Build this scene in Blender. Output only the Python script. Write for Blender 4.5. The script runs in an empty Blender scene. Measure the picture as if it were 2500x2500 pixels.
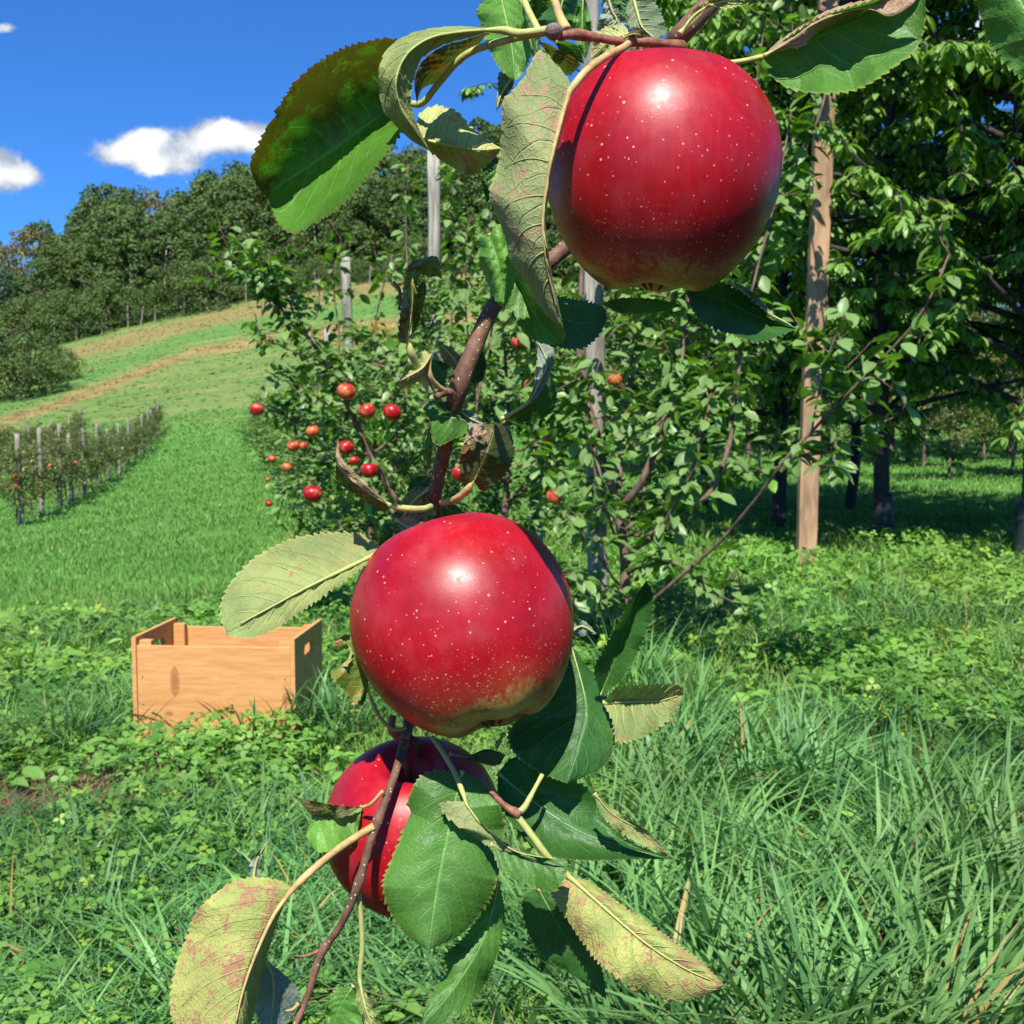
import bpy, math, random
import numpy as np
from mathutils import Vector, Matrix

# ------------------------------------------------------------------ camera, sky, sun
SC = bpy.context.scene
COL = SC.collection
CAM = np.array([0.0, 0.0, 1.0])
PITCH = math.radians(4.58)
F = 2681.0                      # focal length in photograph pixels (2500 wide)
cd = bpy.data.cameras.new("camera")
cd.sensor_width = 36.0
cd.lens = 36.0 * F / 2500.0
cd.clip_start = 0.02
cd.clip_end = 3000
cd.dof.use_dof = True
cd.dof.focus_distance = 0.39
cd.dof.aperture_fstop = 52.0
cam = bpy.data.objects.new("camera", cd)
COL.objects.link(cam)
cam.location = CAM
cam.rotation_euler = (math.radians(90) - PITCH, 0, 0)
SC.camera = cam

SUN = np.array([-0.06, -0.57, 0.79]); SUN /= np.linalg.norm(SUN)
w = bpy.data.worlds.new("World"); SC.world = w
w.use_nodes = True
nt = w.node_tree; N = nt.nodes; Lk = nt.links
N.clear()
sky = N.new("ShaderNodeTexSky"); sky.sky_type = 'NISHITA'; sky.sun_disc = False
sky.sun_elevation = math.asin(SUN[2])
sky.sun_rotation = math.atan2(SUN[0], SUN[1])
sky.air_density = 1.0; sky.dust_density = 0.4; sky.ozone_density = 4.0; sky.altitude = 600


def wmath(op, a, b=None, c=None):
    n = N.new("ShaderNodeMath"); n.operation = op
    for i, q in enumerate((a, b, c)):
        if q is None: continue
        if isinstance(q, (int, float)): n.inputs[i].default_value = q
        else: Lk.new(q, n.inputs[i])
    return n.outputs[0]


tc = N.new("ShaderNodeTexCoord")
sep = N.new("ShaderNodeSeparateXYZ"); Lk.new(tc.outputs["Generated"], sep.inputs[0])
yy = wmath('MAXIMUM', sep.outputs[1], 0.02)
az = wmath('DIVIDE', sep.outputs[0], yy)
el = wmath('DIVIDE', sep.outputs[2], yy)
cx = N.new("ShaderNodeCombineXYZ"); Lk.new(az, cx.inputs[0]); Lk.new(el, cx.inputs[1])
nz = N.new("ShaderNodeTexNoise"); nz.inputs["Scale"].default_value = 30; nz.inputs["Detail"].default_value = 9
nz.inputs["Roughness"].default_value = 0.72
Lk.new(cx.outputs[0], nz.inputs["Vector"])
nz2 = N.new("ShaderNodeTexNoise"); nz2.inputs["Scale"].default_value = 26; nz2.inputs["Detail"].default_value = 5
Lk.new(cx.outputs[0], nz2.inputs["Vector"])


def azel(u, v):                 # photo pixel (1932 grid) -> azimuth / elevation tangents
    px = (u - 966) / 2072.0; py = (966 - v) / 2072.0
    fy = math.cos(PITCH) + py * math.sin(PITCH)
    fz = -math.sin(PITCH) + py * math.cos(PITCH)
    return px / fy, fz / fy


# cumulus puffs: centre (u,v), half sizes in photo px
puffs = [(0, 318, 55, 36), (42, 332, 48, 17), (-40, 320, 60, 44), (250, 272, 52, 28), (330, 298, 62, 26), (215, 292, 42, 22),
         (290, 312, 50, 20), (420, 248, 46, 32), (462, 262, 66, 26), (380, 262, 52, 22), (520, 262, 60, 24), (290, 258, 32, 16),
         (5, 52, 26, 10), (1450, 160, 48, 34), (1400, 190, 60, 20), (1850, 60, 70, 40), (1760, 190, 50, 30), (1900, 640, 60, 30)]
total = None
for (u, v, su, sv) in puffs:
    a0, e0 = azel(u, v)
    da = wmath('DIVIDE', wmath('SUBTRACT', az, a0), su / 2072.0)
    de = wmath('DIVIDE', wmath('SUBTRACT', el, e0), sv / 2072.0)
    r2 = wmath('ADD', wmath('MULTIPLY', da, da), wmath('MULTIPLY', de, de))
    g = wmath('EXPONENT', wmath('MULTIPLY', r2, -1.0))
    total = g if total is None else wmath('ADD', total, g)
nn = wmath('MULTIPLY', wmath('SUBTRACT', nz.outputs[0], 0.5), 2.3)
dens = wmath('ADD', total, nn)
mr = N.new("ShaderNodeMapRange"); mr.interpolation_type = 'SMOOTHSTEP'
Lk.new(dens, mr.inputs[0]); mr.inputs[1].default_value = 0.28; mr.inputs[2].default_value = 1.05
front = wmath('GREATER_THAN', sep.outputs[1], 0.03)
mask = wmath('MULTIPLY', mr.outputs[0], front)
mask = wmath('MULTIPLY', mask, wmath('MINIMUM', wmath('MULTIPLY', total, 2.2), 1.0))
hs = N.new("ShaderNodeMix"); hs.data_type = 'RGBA'; hs.blend_type = 'MULTIPLY'
hs.inputs[0].default_value = 1.0
Lk.new(sky.outputs[0], hs.inputs[6]); hs.inputs[7].default_value = (0.37, 0.90, 1.60, 1)
ccol = N.new("ShaderNodeMix"); ccol.data_type = 'RGBA'
Lk.new(wmath('MULTIPLY', wmath('SUBTRACT', wmath('ADD', nz2.outputs[0], wmath('MULTIPLY', dens, 0.16)), 0.56), 4.2), ccol.inputs[0])
ccol.clamp_factor = True
ccol.inputs[6].default_value = (4.0, 4.7, 6.0, 1); ccol.inputs[7].default_value = (9.6, 9.8, 10.2, 1)
mx = N.new("ShaderNodeMix"); mx.data_type = 'RGBA'
Lk.new(mask, mx.inputs[0]); Lk.new(hs.outputs[2], mx.inputs[6]); Lk.new(ccol.outputs[2], mx.inputs[7])
bg = N.new("ShaderNodeBackground"); bg.inputs[1].default_value = 0.060
Lk.new(mx.outputs[2], bg.inputs[0])
wo = N.new("ShaderNodeOutputWorld"); Lk.new(bg.outputs[0], wo.inputs[0])

sd = bpy.data.lights.new("sun", 'SUN'); sd.energy = 5.0; sd.angle = math.radians(0.53); sd.color = (1.0, 0.95, 0.85)
so = bpy.data.objects.new("sun", sd); COL.objects.link(so)
so.rotation_euler = Vector(SUN).to_track_quat('Z', 'Y').to_euler()
SC.view_settings.view_transform = 'Standard'; SC.view_settings.look = 'None'
SC.view_settings.exposure = 0.84; SC.view_settings.gamma = 1.0
SC.cycles.max_bounces = 6; SC.cycles.diffuse_bounces = 2; SC.cycles.glossy_bounces = 2
SC.cycles.transmission_bounces = 3; SC.cycles.transparent_max_bounces = 4

# ------------------------------------------------------------------ projection helpers
FWD = np.array([0, math.cos(PITCH), -math.sin(PITCH)])
UP = np.array([0, math.sin(PITCH), math.cos(PITCH)])
RT = np.array([1.0, 0, 0])


def P(u, v, d):                 # 2500-grid pixel and distance -> world
    u = np.asarray(u, float); v = np.asarray(v, float); d = np.asarray(d, float)
    return CAM + d[..., None] * (RT * ((u - 1250) / F)[..., None] + UP * ((1250 - v) / F)[..., None] + FWD)


CROPS = {'A': (550, 0, 700 / 1932), 'B': (1150, 0, 800 / 1932), 'C': (800, 550, 700 / 1932), 'D': (500, 1200, 1200 / 1932),
         'E': (400, 1750, 1400 / 1932), 'F': (1700, 700, 800 / 1932), 'G': (1700, 0, 800 / 1932), 'H': (1150, 0, 500 / 1932),
         'T': (0, 0, 2500 / 1932), 'P': (0, 0, 1.0)}


def px(c, pts):
    x0, y0, s = CROPS[c]
    a = np.array(pts, float)
    a[:, 0] = x0 + a[:, 0] * s; a[:, 1] = y0 + a[:, 1] * s
    return a


def smooth(pts, n):             # Catmull-Rom through points, resampled evenly by length
    p = np.asarray(pts, float)
    if len(p) > 2:
        q = np.vstack([2 * p[0] - p[1], p, 2 * p[-1] - p[-2]])
        out = []
        for i in range(1, len(q) - 2):
            t = np.linspace(0, 1, 24, endpoint=False)[:, None]
            a, b, c, e = q[i - 1], q[i], q[i + 1], q[i + 2]
            out.append(0.5 * ((2 * b) + (-a + c) * t + (2 * a - 5 * b + 4 * c - e) * t ** 2 + (-a + 3 * b - 3 * c + e) * t ** 3))
        p = np.vstack(out + [p[-1:]])
    seg = np.linalg.norm(np.diff(p, axis=0), axis=1)
    s = np.concatenate([[0], np.cumsum(seg)]); s /= s[-1]
    t = np.linspace(0, 1, n)
    return np.stack([np.interp(t, s, p[:, k]) for k in range(p.shape[1])], 1)


# ------------------------------------------------------------------ terrain
AZ = np.array([-0.9, -0.47, -0.40, -0.30, -0.104, 0.0, 0.10, 0.18, 0.30, 0.9])
TT = np.array([0.03, 0.058, 0.072, 0.097, 0.135, 0.142, 0.120, 0.070, 0.030, 0.010])


def H(x, y):
    x = np.asarray(x, float); y = np.asarray(y, float)
    neg = -0.08 * (np.sqrt(np.minimum(x, 0) ** 2 + 4) - 2)
    neg = np.maximum(neg, -1.9)
    pos = 0.03 * np.clip(x, 0, 12)
    cross = neg + pos
    r1 = 0.0013 * np.clip(y - 13, 0, 37) ** 2
    a = x / np.maximum(y, 1.0)
    T = np.interp(a, AZ, TT)
    for da in (-0.04, 0.04, -0.08, 0.08):
        T = T + np.interp(a + da, AZ, TT)
    T = T / 5
    target = 1 + T * 120 - cross - 1.78
    s = np.clip((y - 50) / 70, 0, 4)
    s = np.where(s < 1, 0.35 * s ** 2 + 0.65 * s, 1 + (s - 1) * 0.9)
    hill = np.maximum(target, 1.0) * s
    near = np.clip(np.hypot(x, y) / 3, 0, 1)
    bump = 0.018 * np.sin(x * 2.1 + 1.3) * np.sin(y * 1.7) + 0.25 * np.clip((y - 50) / 50, 0, 1) * np.sin(x * 0.11 + y * 0.05)
    return cross + r1 + np.where(y > 50, hill, 0) + bump * near


def ground_at(u, v, c='T', dmin=1.2, dmax=400):
    q = px(c, [(u, v)])[0]
    ds = np.geomspace(dmin, dmax, 4000)
    pts = P(np.full_like(ds, q[0]), np.full_like(ds, q[1]), ds)
    g = pts[:, 2] - H(pts[:, 0], pts[:, 1])
    i = np.argmax(g < 0)
    if g.min() > 0: i = len(ds) - 1
    p = pts[i].copy(); p[2] = H(p[0], p[1])
    return p, ds[i]


def tag(o, label=None, cat=None, group=None, kind=None):
    if label: o['label'] = label
    if cat: o['category'] = cat
    if group: o['group'] = group
    if kind: o['kind'] = kind
    return o


# ------------------------------------------------------------------ materials
class Mat:
    def __init__(s, name):
        s.m = bpy.data.materials.new(name); s.m.use_nodes = True
        s.t = s.m.node_tree; s.t.nodes.clear()

    def n(s, typ, **kw):
        q = s.t.nodes.new(typ)
        for k, v in kw.items(): setattr(q, k, v)
        return q

    def link(s, a, b): s.t.links.new(a, b)

    def put(s, sock, val):
        if isinstance(val, bpy.types.NodeSocket): s.link(val, sock)
        elif isinstance(val, (tuple, list)) and len(val) == 3 and sock.type == 'RGBA': sock.default_value = (*val, 1)
        else: sock.default_value = val

    def math(s, op, a, b=None, clamp=False):
        q = s.n("ShaderNodeMath", operation=op, use_clamp=clamp)
        s.put(q.inputs[0], a)
        if b is not None: s.put(q.inputs[1], b)
        return q.outputs[0]

    def noise(s, scale, detail=4, vec=None, rough=0.55, dist=0.0):
        q = s.n("ShaderNodeTexNoise"); q.inputs["Scale"].default_value = scale; q.inputs["Detail"].default_value = detail
        q.inputs["Roughness"].default_value = rough; q.inputs["Distortion"].default_value = dist
        if vec is not None: s.link(vec, q.inputs["Vector"])
        return q.outputs[0]

    def mix(s, f, a, b, mode='MIX'):
        q = s.n("ShaderNodeMix", data_type='RGBA', blend_type=mode)
        s.put(q.inputs[0], f); s.put(q.inputs[6], a); s.put(q.inputs[7], b)
        return q.outputs[2]

    def rng(s, v, a, b, c=0.0, d=1.0, sm=True):
        q = s.n("ShaderNodeMapRange")
        if sm: q.interpolation_type = 'SMOOTHSTEP'
        s.put(q.inputs[0], v)
        for i, k in enumerate((a, b, c, d)): q.inputs[1 + i].default_value = k
        return q.outputs[0]

    def bsdf(s, col, rough=0.6, spec=0.4, bump=None, bstr=0.3, bdist=0.01, **kw):
        q = s.n("ShaderNodeBsdfPrincipled")
        s.put(q.inputs["Base Color"], col); s.put(q.inputs["Roughness"], rough)
        q.inputs["Specular IOR Level"].default_value = spec
        for k, v in kw.items(): s.put(q.inputs[k], v)
        if bump is not None:
            b = s.n("ShaderNodeBump"); b.inputs["Strength"].default_value = bstr; b.inputs["Distance"].default_value = bdist
            s.link(bump, b.inputs["Height"]); s.link(b.outputs[0], q.inputs["Normal"])
            s.nrm = b.outputs[0]
        return q.outputs[0]

    def out(s, sh):
        o = s.n("ShaderNodeOutputMaterial"); s.link(sh, o.inputs[0]); return s.m

    def attr(s, name): return s.n("ShaderNodeAttribute", attribute_name=name).outputs["Fac"]

    def obj(s): return s.n("ShaderNodeTexCoord").outputs["Object"]


def leaf_material(name, top, under, top_spot=None, top_amt=0.0, und_spot=None, und_amt=0.0, blotch=None, rim=(0.30, 0.33, 0.07),
                  trans=0.30, rough=0.46, spot_scale=520.0, nv=8.0):
    m = Mat(name)
    uv = m.n("ShaderNodeUVMap", uv_map="UVMap").outputs[0]
    sp = m.n("ShaderNodeSeparateXYZ"); m.link(uv, sp.inputs[0])
    ob = m.obj()
    sx = m.math('ABSOLUTE', m.math('SUBTRACT', m.math('MULTIPLY', sp.outputs[0], 2.0), 1.0))
    wob = m.math('MULTIPLY', m.math('SUBTRACT', m.noise(70, 3, ob), 0.5), 0.5)
    side = m.math('MULTIPLY', m.math('GREATER_THAN', sp.outputs[0], 0.5), 0.45)
    ph = m.math('ADD', m.math('ADD', m.math('SUBTRACT', m.math('MULTIPLY', sp.outputs[1], nv), m.math('MULTIPLY', m.math('POWER', sx, 1.3), 2.3)), wob), side)
    fr = m.math('ABSOLUTE', m.math('SUBTRACT', m.math('FRACT', m.math('ADD', ph, 20.0)), 0.5))       # 0.5 on the vein
    vein = m.rng(fr, 0.455, 0.497)
    vein = m.math('MULTIPLY', vein, m.rng(sx, 1.0, 0.55))
    midr = m.rng(sx, 0.045, 0.015)
    vein = m.math('MAXIMUM', vein, midr)
    # fine net veins
    vo = m.n("ShaderNodeTexVoronoi", feature='DISTANCE_TO_EDGE'); vo.inputs["Scale"].default_value = 420
    m.link(ob, vo.inputs["Vector"])
    net = m.rng(vo.outputs["Distance"], 0.0, 0.16, 1.0, 0.0)
    big = m.noise(26, 4, ob); fine = m.noise(spot_scale, 5, ob, 0.65)
    cell = m.noise(130, 4, ob)
    ctop = m.mix(m.rng(big, 0.3, 0.7), tuple(c * 0.70 for c in top), tuple(min(1, c * 1.3) for c in top))
    ctop = m.mix(m.math('MULTIPLY', vein, 0.62), ctop, tuple(min(1, c * 2.0 + 0.04) for c in top))
    ctop = m.mix(m.math('MULTIPLY', net, 0.16), ctop, tuple(min(1, c * 1.8 + 0.02) for c in top))
    cund = m.mix(m.rng(big, 0.3, 0.7), tuple(c * 0.80 for c in under), tuple(min(1, c * 1.15) for c in under))
    cund = m.mix(m.math('MULTIPLY', net, 0.12), cund, tuple(c * 0.7 for c in under))
    vw = m.math('MULTIPLY', m.rng(fr, 0.36, 0.46), m.rng(sx, 1.0, 0.5))
    cund = m.mix(m.math('MULTIPLY', vw, 0.30), cund, (under[0] * 0.5, under[1] * 0.6, under[2] * 0.5))
    cund = m.mix(m.math('MULTIPLY', vein, 0.75), cund, tuple(min(1, c * 1.25 + 0.05) for c in under))
    cund = m.mix(m.math('MULTIPLY', m.rng(m.noise(48, 5, ob, 0.6), 0.42, 0.66), 0.55), cund, (under[0] * 0.45, under[1] * 0.60, under[2] * 0.55))
    ctop = m.mix(m.math('MULTIPLY', m.rng(m.noise(90, 5, ob, 0.6), 0.50, 0.72), 0.4), ctop, (top[0] * 0.5, top[1] * 0.6, top[2] * 0.6))
    if top_spot:
        k = m.rng(m.math('ADD', m.math('MULTIPLY', fine, 0.45), m.math('MULTIPLY', cell, 0.6)), 0.60 - 0.16 * top_amt, 0.68 - 0.16 * top_amt)
        ctop = m.mix(k, ctop, top_spot)
    if und_spot:
        k = m.rng(m.math('ADD', m.math('MULTIPLY', fine, 0.55), m.math('MULTIPLY', cell, 0.5)), 0.615 - 0.16 * und_amt, 0.66 - 0.16 * und_amt)
        cund = m.mix(m.math('MULTIPLY', k, 0.9), cund, und_spot)
    if blotch:                                     # (uv side: 0 left half / 1 right half, colour) decayed half of the blade
        half = m.rng(sp.outputs[0], 0.5, 0.42) if blotch[0] == 0 else m.rng(sp.outputs[0], 0.5, 0.58)
        k = m.math('MULTIPLY', half, m.rng(m.math('ADD', m.noise(95, 6, ob, 0.75), m.math('MULTIPLY', sx, 0.22)), 0.52, 0.68))
        ctop = m.mix(k, ctop, blotch[1]); cund = m.mix(k, cund, blotch[1])
    rm = m.rng(sx, 0.94, 1.0)
    ctop = m.mix(m.math('MULTIPLY', rm, 0.55), ctop, rim); cund = m.mix(m.math('MULTIPLY', rm, 0.4), cund, rim)
    bf = m.n("ShaderNodeNewGeometry").outputs["Backfacing"]
    col = m.mix(bf, ctop, cund)
    hgt = m.math('SUBTRACT', m.math('SUBTRACT', m.math('MULTIPLY', fine, 0.25), m.math('MULTIPLY', vein, 0.9)), m.math('MULTIPLY', net, 0.22))
    hgt = m.math('MULTIPLY', hgt, m.math('SUBTRACT', 0.8, m.math('MULTIPLY', bf, 2.4)))
    rg = m.rng(bf, 0, 1, rough, 0.72, sm=False)
    a = m.bsdf(col, rg, 0.34, hgt, 0.6, 0.0006)
    tr = m.n("ShaderNodeBsdfTranslucent")
    m.link(m.mix(1.0, ctop, (1.35, 1.55, 0.5), 'MULTIPLY'), tr.inputs[0])
    ms = m.n("ShaderNodeMixShader"); ms.inputs[0].default_value = trans
    m.link(a, ms.inputs[1]); m.link(tr.outputs[0], ms.inputs[2])
    return m.out(ms.outputs[0])


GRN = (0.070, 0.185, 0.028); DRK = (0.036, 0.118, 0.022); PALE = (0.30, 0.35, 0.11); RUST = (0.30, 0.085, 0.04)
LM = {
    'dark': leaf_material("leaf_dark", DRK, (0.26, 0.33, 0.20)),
    'green': leaf_material("leaf_green", GRN, PALE),
    'bright': leaf_material("leaf_bright", (0.13, 0.30, 0.045), (0.38, 0.48, 0.20), trans=0.35),
    'decay': leaf_material("leaf_decay", (0.075, 0.200, 0.02), PALE, blotch=(0, (0.072, 0.066, 0.010)),
                           rim=(0.16, 0.07, 0.04), trans=0.36),
    'pale': leaf_material("leaf_pale", GRN, (0.29, 0.34, 0.115), und_spot=(0.36, 0.22, 0.10), und_amt=0.10, rim=(0.5, 0.5, 0.12)),
    'mottled': leaf_material("leaf_mottled", GRN, (0.30, 0.345, 0.135), und_spot=(0.40, 0.23, 0.15), und_amt=0.30, rim=(0.45, 0.42, 0.10)),
    'speck': leaf_material("leaf_speckled", GRN, (0.44, 0.46, 0.13), und_spot=(0.40, 0.17, 0.11), und_amt=0.50, rim=(0.5, 0.42, 0.12), spot_scale=800),
    'yellow': leaf_material("leaf_yellow", (0.16, 0.24, 0.04), (0.46, 0.50, 0.19), (0.35, 0.10, 0.04), 0.3, (0.50, 0.30, 0.14), 0.25),
    'brown': leaf_material("leaf_brown", (0.15, 0.19, 0.035), (0.30, 0.22, 0.13), (0.16, 0.06, 0.028), 0.45, (0.14, 0.06, 0.03), 0.6, rim=(0.16, 0.05, 0.03), trans=0.45),
    'olive': leaf_material("leaf_olive", (0.070, 0.085, 0.018), (0.25, 0.27, 0.14), (0.15, 0.06, 0.02), 0.35, (0.3, 0.16, 0.08), 0.2, rim=(0.2, 0.1, 0.03)),
    'tan': leaf_material("leaf_tan", (0.20, 0.17, 0.07), (0.52, 0.36, 0.24), (0.3, 0.12, 0.06), 0.4, (0.38, 0.19, 0.12), 0.5, rim=(0.4, 0.2, 0.1)),
    'hairy': leaf_material("leaf_hairy", (0.045, 0.10, 0.03), (0.17, 0.22, 0.13), rim=(0.3, 0.36, 0.15), nv=12),
    'grey': leaf_material("leaf_grey", DRK, (0.30, 0.36, 0.30), und_spot=(0.22, 0.2, 0.16), und_amt=0.1),
}


def plain(name, col, rough=0.7, spec=0.3, scale=200, var=0.35, bstr=0.3, bdist=0.001, stretch=None):
    m = Mat(name); ob = m.obj()
    if stretch:
        mp = m.n("ShaderNodeMapping"); mp.inputs["Scale"].default_value = stretch; m.link(ob, mp.inputs[0]); ob = mp.outputs[0]
    nzz = m.noise(scale, 6, ob, 0.65)
    c = m.mix(m.rng(nzz, 0.3, 0.7), tuple(k * (1 - var) for k in col), tuple(min(1, k * (1 + var)) for k in col))
    return m.out(m.bsdf(c, rough, spec, nzz, bstr, bdist))


def bark_material(name, col, dotc, dots=0.5):
    m = Mat(name); ob = m.obj()
    n1 = m.noise(140, 5, ob, 0.6)
    c = m.mix(m.rng(n1, 0.3, 0.7), tuple(k * 0.6 for k in col), tuple(k * 1.3 for k in col))
    vo = m.n("ShaderNodeTexVoronoi"); vo.inputs["Scale"].default_value = 640
    mp = m.n("ShaderNodeMapping"); mp.inputs["Scale"].default_value = (1, 1, 0.8); m.link(ob, mp.inputs[0])
    m.link(mp.outputs[0], vo.inputs["Vector"])
    sel = m.math('GREATER_THAN', m.n("ShaderNodeSeparateColor").outputs[0], 0) if False else None
    sc_ = m.n("ShaderNodeSeparateColor"); m.link(vo.outputs["Color"], sc_.inputs[0])
    k = m.math('MULTIPLY', m.rng(vo.outputs["Distance"], 0.30, 0.20), m.math('GREATER_THAN', sc_.outputs[0], 1 - dots))
    c = m.mix(k, c, dotc)
    h = m.math('ADD', n1, m.math('MULTIPLY', k, 0.8))
    return m.out(m.bsdf(c, 0.66, 0.25, h, 0.8, 0.0006))


M_BARK = bark_material("twig_bark", (0.150, 0.078, 0.050), (0.50, 0.38, 0.29), 0.30)
M_SPUR = plain("spur_bark", (0.22, 0.09, 0.055), 0.6, 0.3, 400, 0.4)
M_BUD = plain("bud_scale", (0.20, 0.14, 0.13), 0.8, 0.2, 900, 0.5, 0.8)
M_PET = plain("petiole_green", (0.36, 0.38, 0.12), 0.6, 0.3, 300, 0.15)
M_PETR = plain("petiole_tan", (0.42, 0.28, 0.11), 0.6, 0.3, 200, 0.3)
M_VEIN = plain("leaf_vein", (0.31, 0.34, 0.12), 0.7, 0.2, 300, 0.15)
M_STEM = plain("apple_stem", (0.10, 0.045, 0.025), 0.7, 0.3, 500, 0.4)


def apple_material(name, detail=True):
    m = Mat(name); ob = m.obj()          # local coords are in units of the apple radius
    sp = m.n("ShaderNodeSeparateXYZ"); m.link(ob, sp.inputs[0])
    z = sp.outputs[2]
    mp = m.n("ShaderNodeMapping"); mp.inputs["Scale"].default_value = (10, 10, 0.7); m.link(ob, mp.inputs[0])
    st = m.noise(2.2, 6, mp.outputs[0], 0.6)
    big = m.noise(1.6, 3, ob)
    red = m.mix(m.rng(st, 0.35, 0.70), (0.31, 0.002, 0.008), (0.37, 0.005, 0.011))
    red = m.mix(m.rng(big, 0.35, 0.72), red, (0.25, 0.0015, 0.007))
    gk = m.math('ADD', z, m.math('ADD', m.math('MULTIPLY', m.math('SUBTRACT', st, 0.5), 0.35), m.math('MULTIPLY', m.math('SUBTRACT', big, 0.5), 0.5)))
    kk = m.rng(gk, -0.74, -0.94)
    col = m.mix(kk, red, (0.36, 0.37, 0.07))
    k2 = m.math('MULTIPLY', m.rng(gk, -0.50, -0.80), 0.35)
    col = m.mix(k2, col, (0.36, 0.10, 0.035))
    rough = 0.34
    if not detail:
        oi = m.n('ShaderNodeObjectInfo').outputs['Random']
        col = m.mix(m.math('MULTIPLY', m.rng(oi, 0.35, 1.0), 0.7), col, (0.50, 0.075, 0.035))
        col = m.mix(m.math('MULTIPLY', m.rng(m.math('ADD', big, m.math('MULTIPLY', oi, 0.2)), 0.55, 0.75), 0.6), col, (0.55, 0.22, 0.06))
    if detail:
        def dots(scale, r, keep, seed):
            mp2 = m.n("ShaderNodeMapping"); mp2.inputs["Location"].default_value = (seed, seed * 2, seed * 3)
            m.link(ob, mp2.inputs[0])
            vo = m.n("ShaderNodeTexVoronoi"); vo.inputs["Scale"].default_value = scale
            m.link(mp2.outputs[0], vo.inputs["Vector"])
            s = m.n("ShaderNodeSeparateColor"); m.link(vo.outputs["Color"], s.inputs[0])
            rr = m.math('MULTIPLY', m.math('ADD', m.math('MULTIPLY', s.outputs[1], 0.8), 0.5), r)
            d = m.math('DIVIDE', vo.outputs["Distance"], rr)
            return m.math('MULTIPLY', m.rng(d, 1.15, 0.6), m.math('GREATER_THAN', s.outputs[0], keep))
        d1 = dots(11.5, 0.115, 0.35, 3.1)
        d2 = m.math('MULTIPLY', dots(18.0, 0.14, 0.40, 7.7), m.rng(z, 0.8, -0.3))
        d3 = m.math('MULTIPLY', dots(34.0, 0.26, 0.4, 1.7), m.rng(z, -0.25, -0.8))
        dd = m.math('MAXIMUM', d1, m.math('MAXIMUM', m.math('MULTIPLY', d2, 0.8), m.math('MULTIPLY', d3, 0.6)))
        col = m.mix(m.math('MULTIPLY', dd, 0.60), col, (0.86, 0.50, 0.30))
        # waxy bloom and russet scuffs near the calyx end
        sc = m.math('MULTIPLY', m.rng(m.noise(30, 6, ob, 0.75), 0.60, 0.78), m.rng(z, -0.25, -0.85))
        col = m.mix(m.math('MULTIPLY', sc, 0.5), col, (0.62, 0.50, 0.32))
        bl = m.math('MULTIPLY', m.rng(m.noise(2.6, 5, ob, 0.6), 0.45, 0.75), 0.04)
        col = m.mix(bl, col, (0.75, 0.45, 0.50))
        rough = m.rng(m.noise(9, 5, ob, 0.6), 0.3, 0.7, 0.35, 0.46)
    fn = m.noise(60, 3, ob)
    s_ = m.bsdf(col, rough, 0.42, fn, 0.03, 0.02)
    return m.out(s_)


M_APPLE = apple_material("apple_skin")
M_APPLE_FAR = apple_material("apple_skin_small", False)


def foliage_material(name, top, under, var=0.35, trans=0.3, rough=0.42, warm=0.0, spec=0.4):
    m = Mat(name)
    r = m.attr("rnd")
    lo = tuple(c * (1 - var) for c in top); hi = (top[0] * (1 + var * 1.6), top[1] * (1 + var), top[2] * (1 + var * 0.4))
    ct = m.mix(r, lo, hi)
    cu = m.mix(r, tuple(c * 0.85 for c in under), tuple(min(1, c * 1.15) for c in under))
    if warm:
        oi = m.n("ShaderNodeObjectInfo").outputs["Random"]
        ct = m.mix(m.math('MULTIPLY', oi, warm), ct, (top[0] * 2.4 + 0.01, top[1] * 1.35, top[2] * 0.9))
    bf = m.n("ShaderNodeNewGeometry").outputs["Backfacing"]
    col = m.mix(bf, ct, cu)
    a = m.bsdf(col, rough, spec)
    tr = m.n("ShaderNodeBsdfTranslucent"); m.link(m.mix(1.0, ct, (1.5, 1.6, 0.5), 'MULTIPLY'), tr.inputs[0])
    ms = m.n("ShaderNodeMixShader"); ms.inputs[0].default_value = trans
    m.link(a, ms.inputs[1]); m.link(tr.outputs[0], ms.inputs[2])
    return m.out(ms.outputs[0])


M_FOL_APPLE = foliage_material("apple_tree_leaves", (0.088, 0.235, 0.034), (0.16, 0.265, 0.08), 0.6)
M_FOL_FARAPPLE = foliage_material("distant_apple_tree_leaves", (0.120, 0.165, 0.060), (0.22, 0.26, 0.14), 0.4)
M_FOL_CHERRY = foliage_material("cherry_tree_leaves", (0.112, 0.270, 0.042), (0.17, 0.30, 0.07), 0.65, rough=0.38)
M_FOL_WOOD = foliage_material("woodland_leaves", (0.066, 0.125, 0.030), (0.075, 0.13, 0.038), 0.65, 0.2, 0.6, warm=0.45, spec=0.2)
M_FOL_BLUE = foliage_material("blue_green_leaves", (0.045, 0.105, 0.050), (0.06, 0.11, 0.06), 0.4, 0.15, 0.6, spec=0.2)
M_FOL_BIRCH = foliage_material("birch_leaves", (0.150, 0.145, 0.048), (0.15, 0.15, 0.07), 0.5, 0.15, 0.6, spec=0.2)
M_TRUNK = plain("tree_bark", (0.10, 0.075, 0.058), 0.9, 0.2, 30, 0.5, 0.8, 0.01, (1, 1, 0.25))
M_TRUNK_CH = plain("cherry_bark", (0.040, 0.030, 0.028), 0.7, 0.3, 25, 0.5, 0.8, 0.01, (1, 1, 2.5))
M_TRUNK_AP = plain("apple_tree_bark", (0.155, 0.098, 0.076), 0.8, 0.2, 40, 0.5, 0.6, 0.006, (1, 1, 0.4))
M_TRUNK_W = plain("pale_bark", (0.40, 0.38, 0.34), 0.9, 0.2, 6, 0.5)
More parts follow.
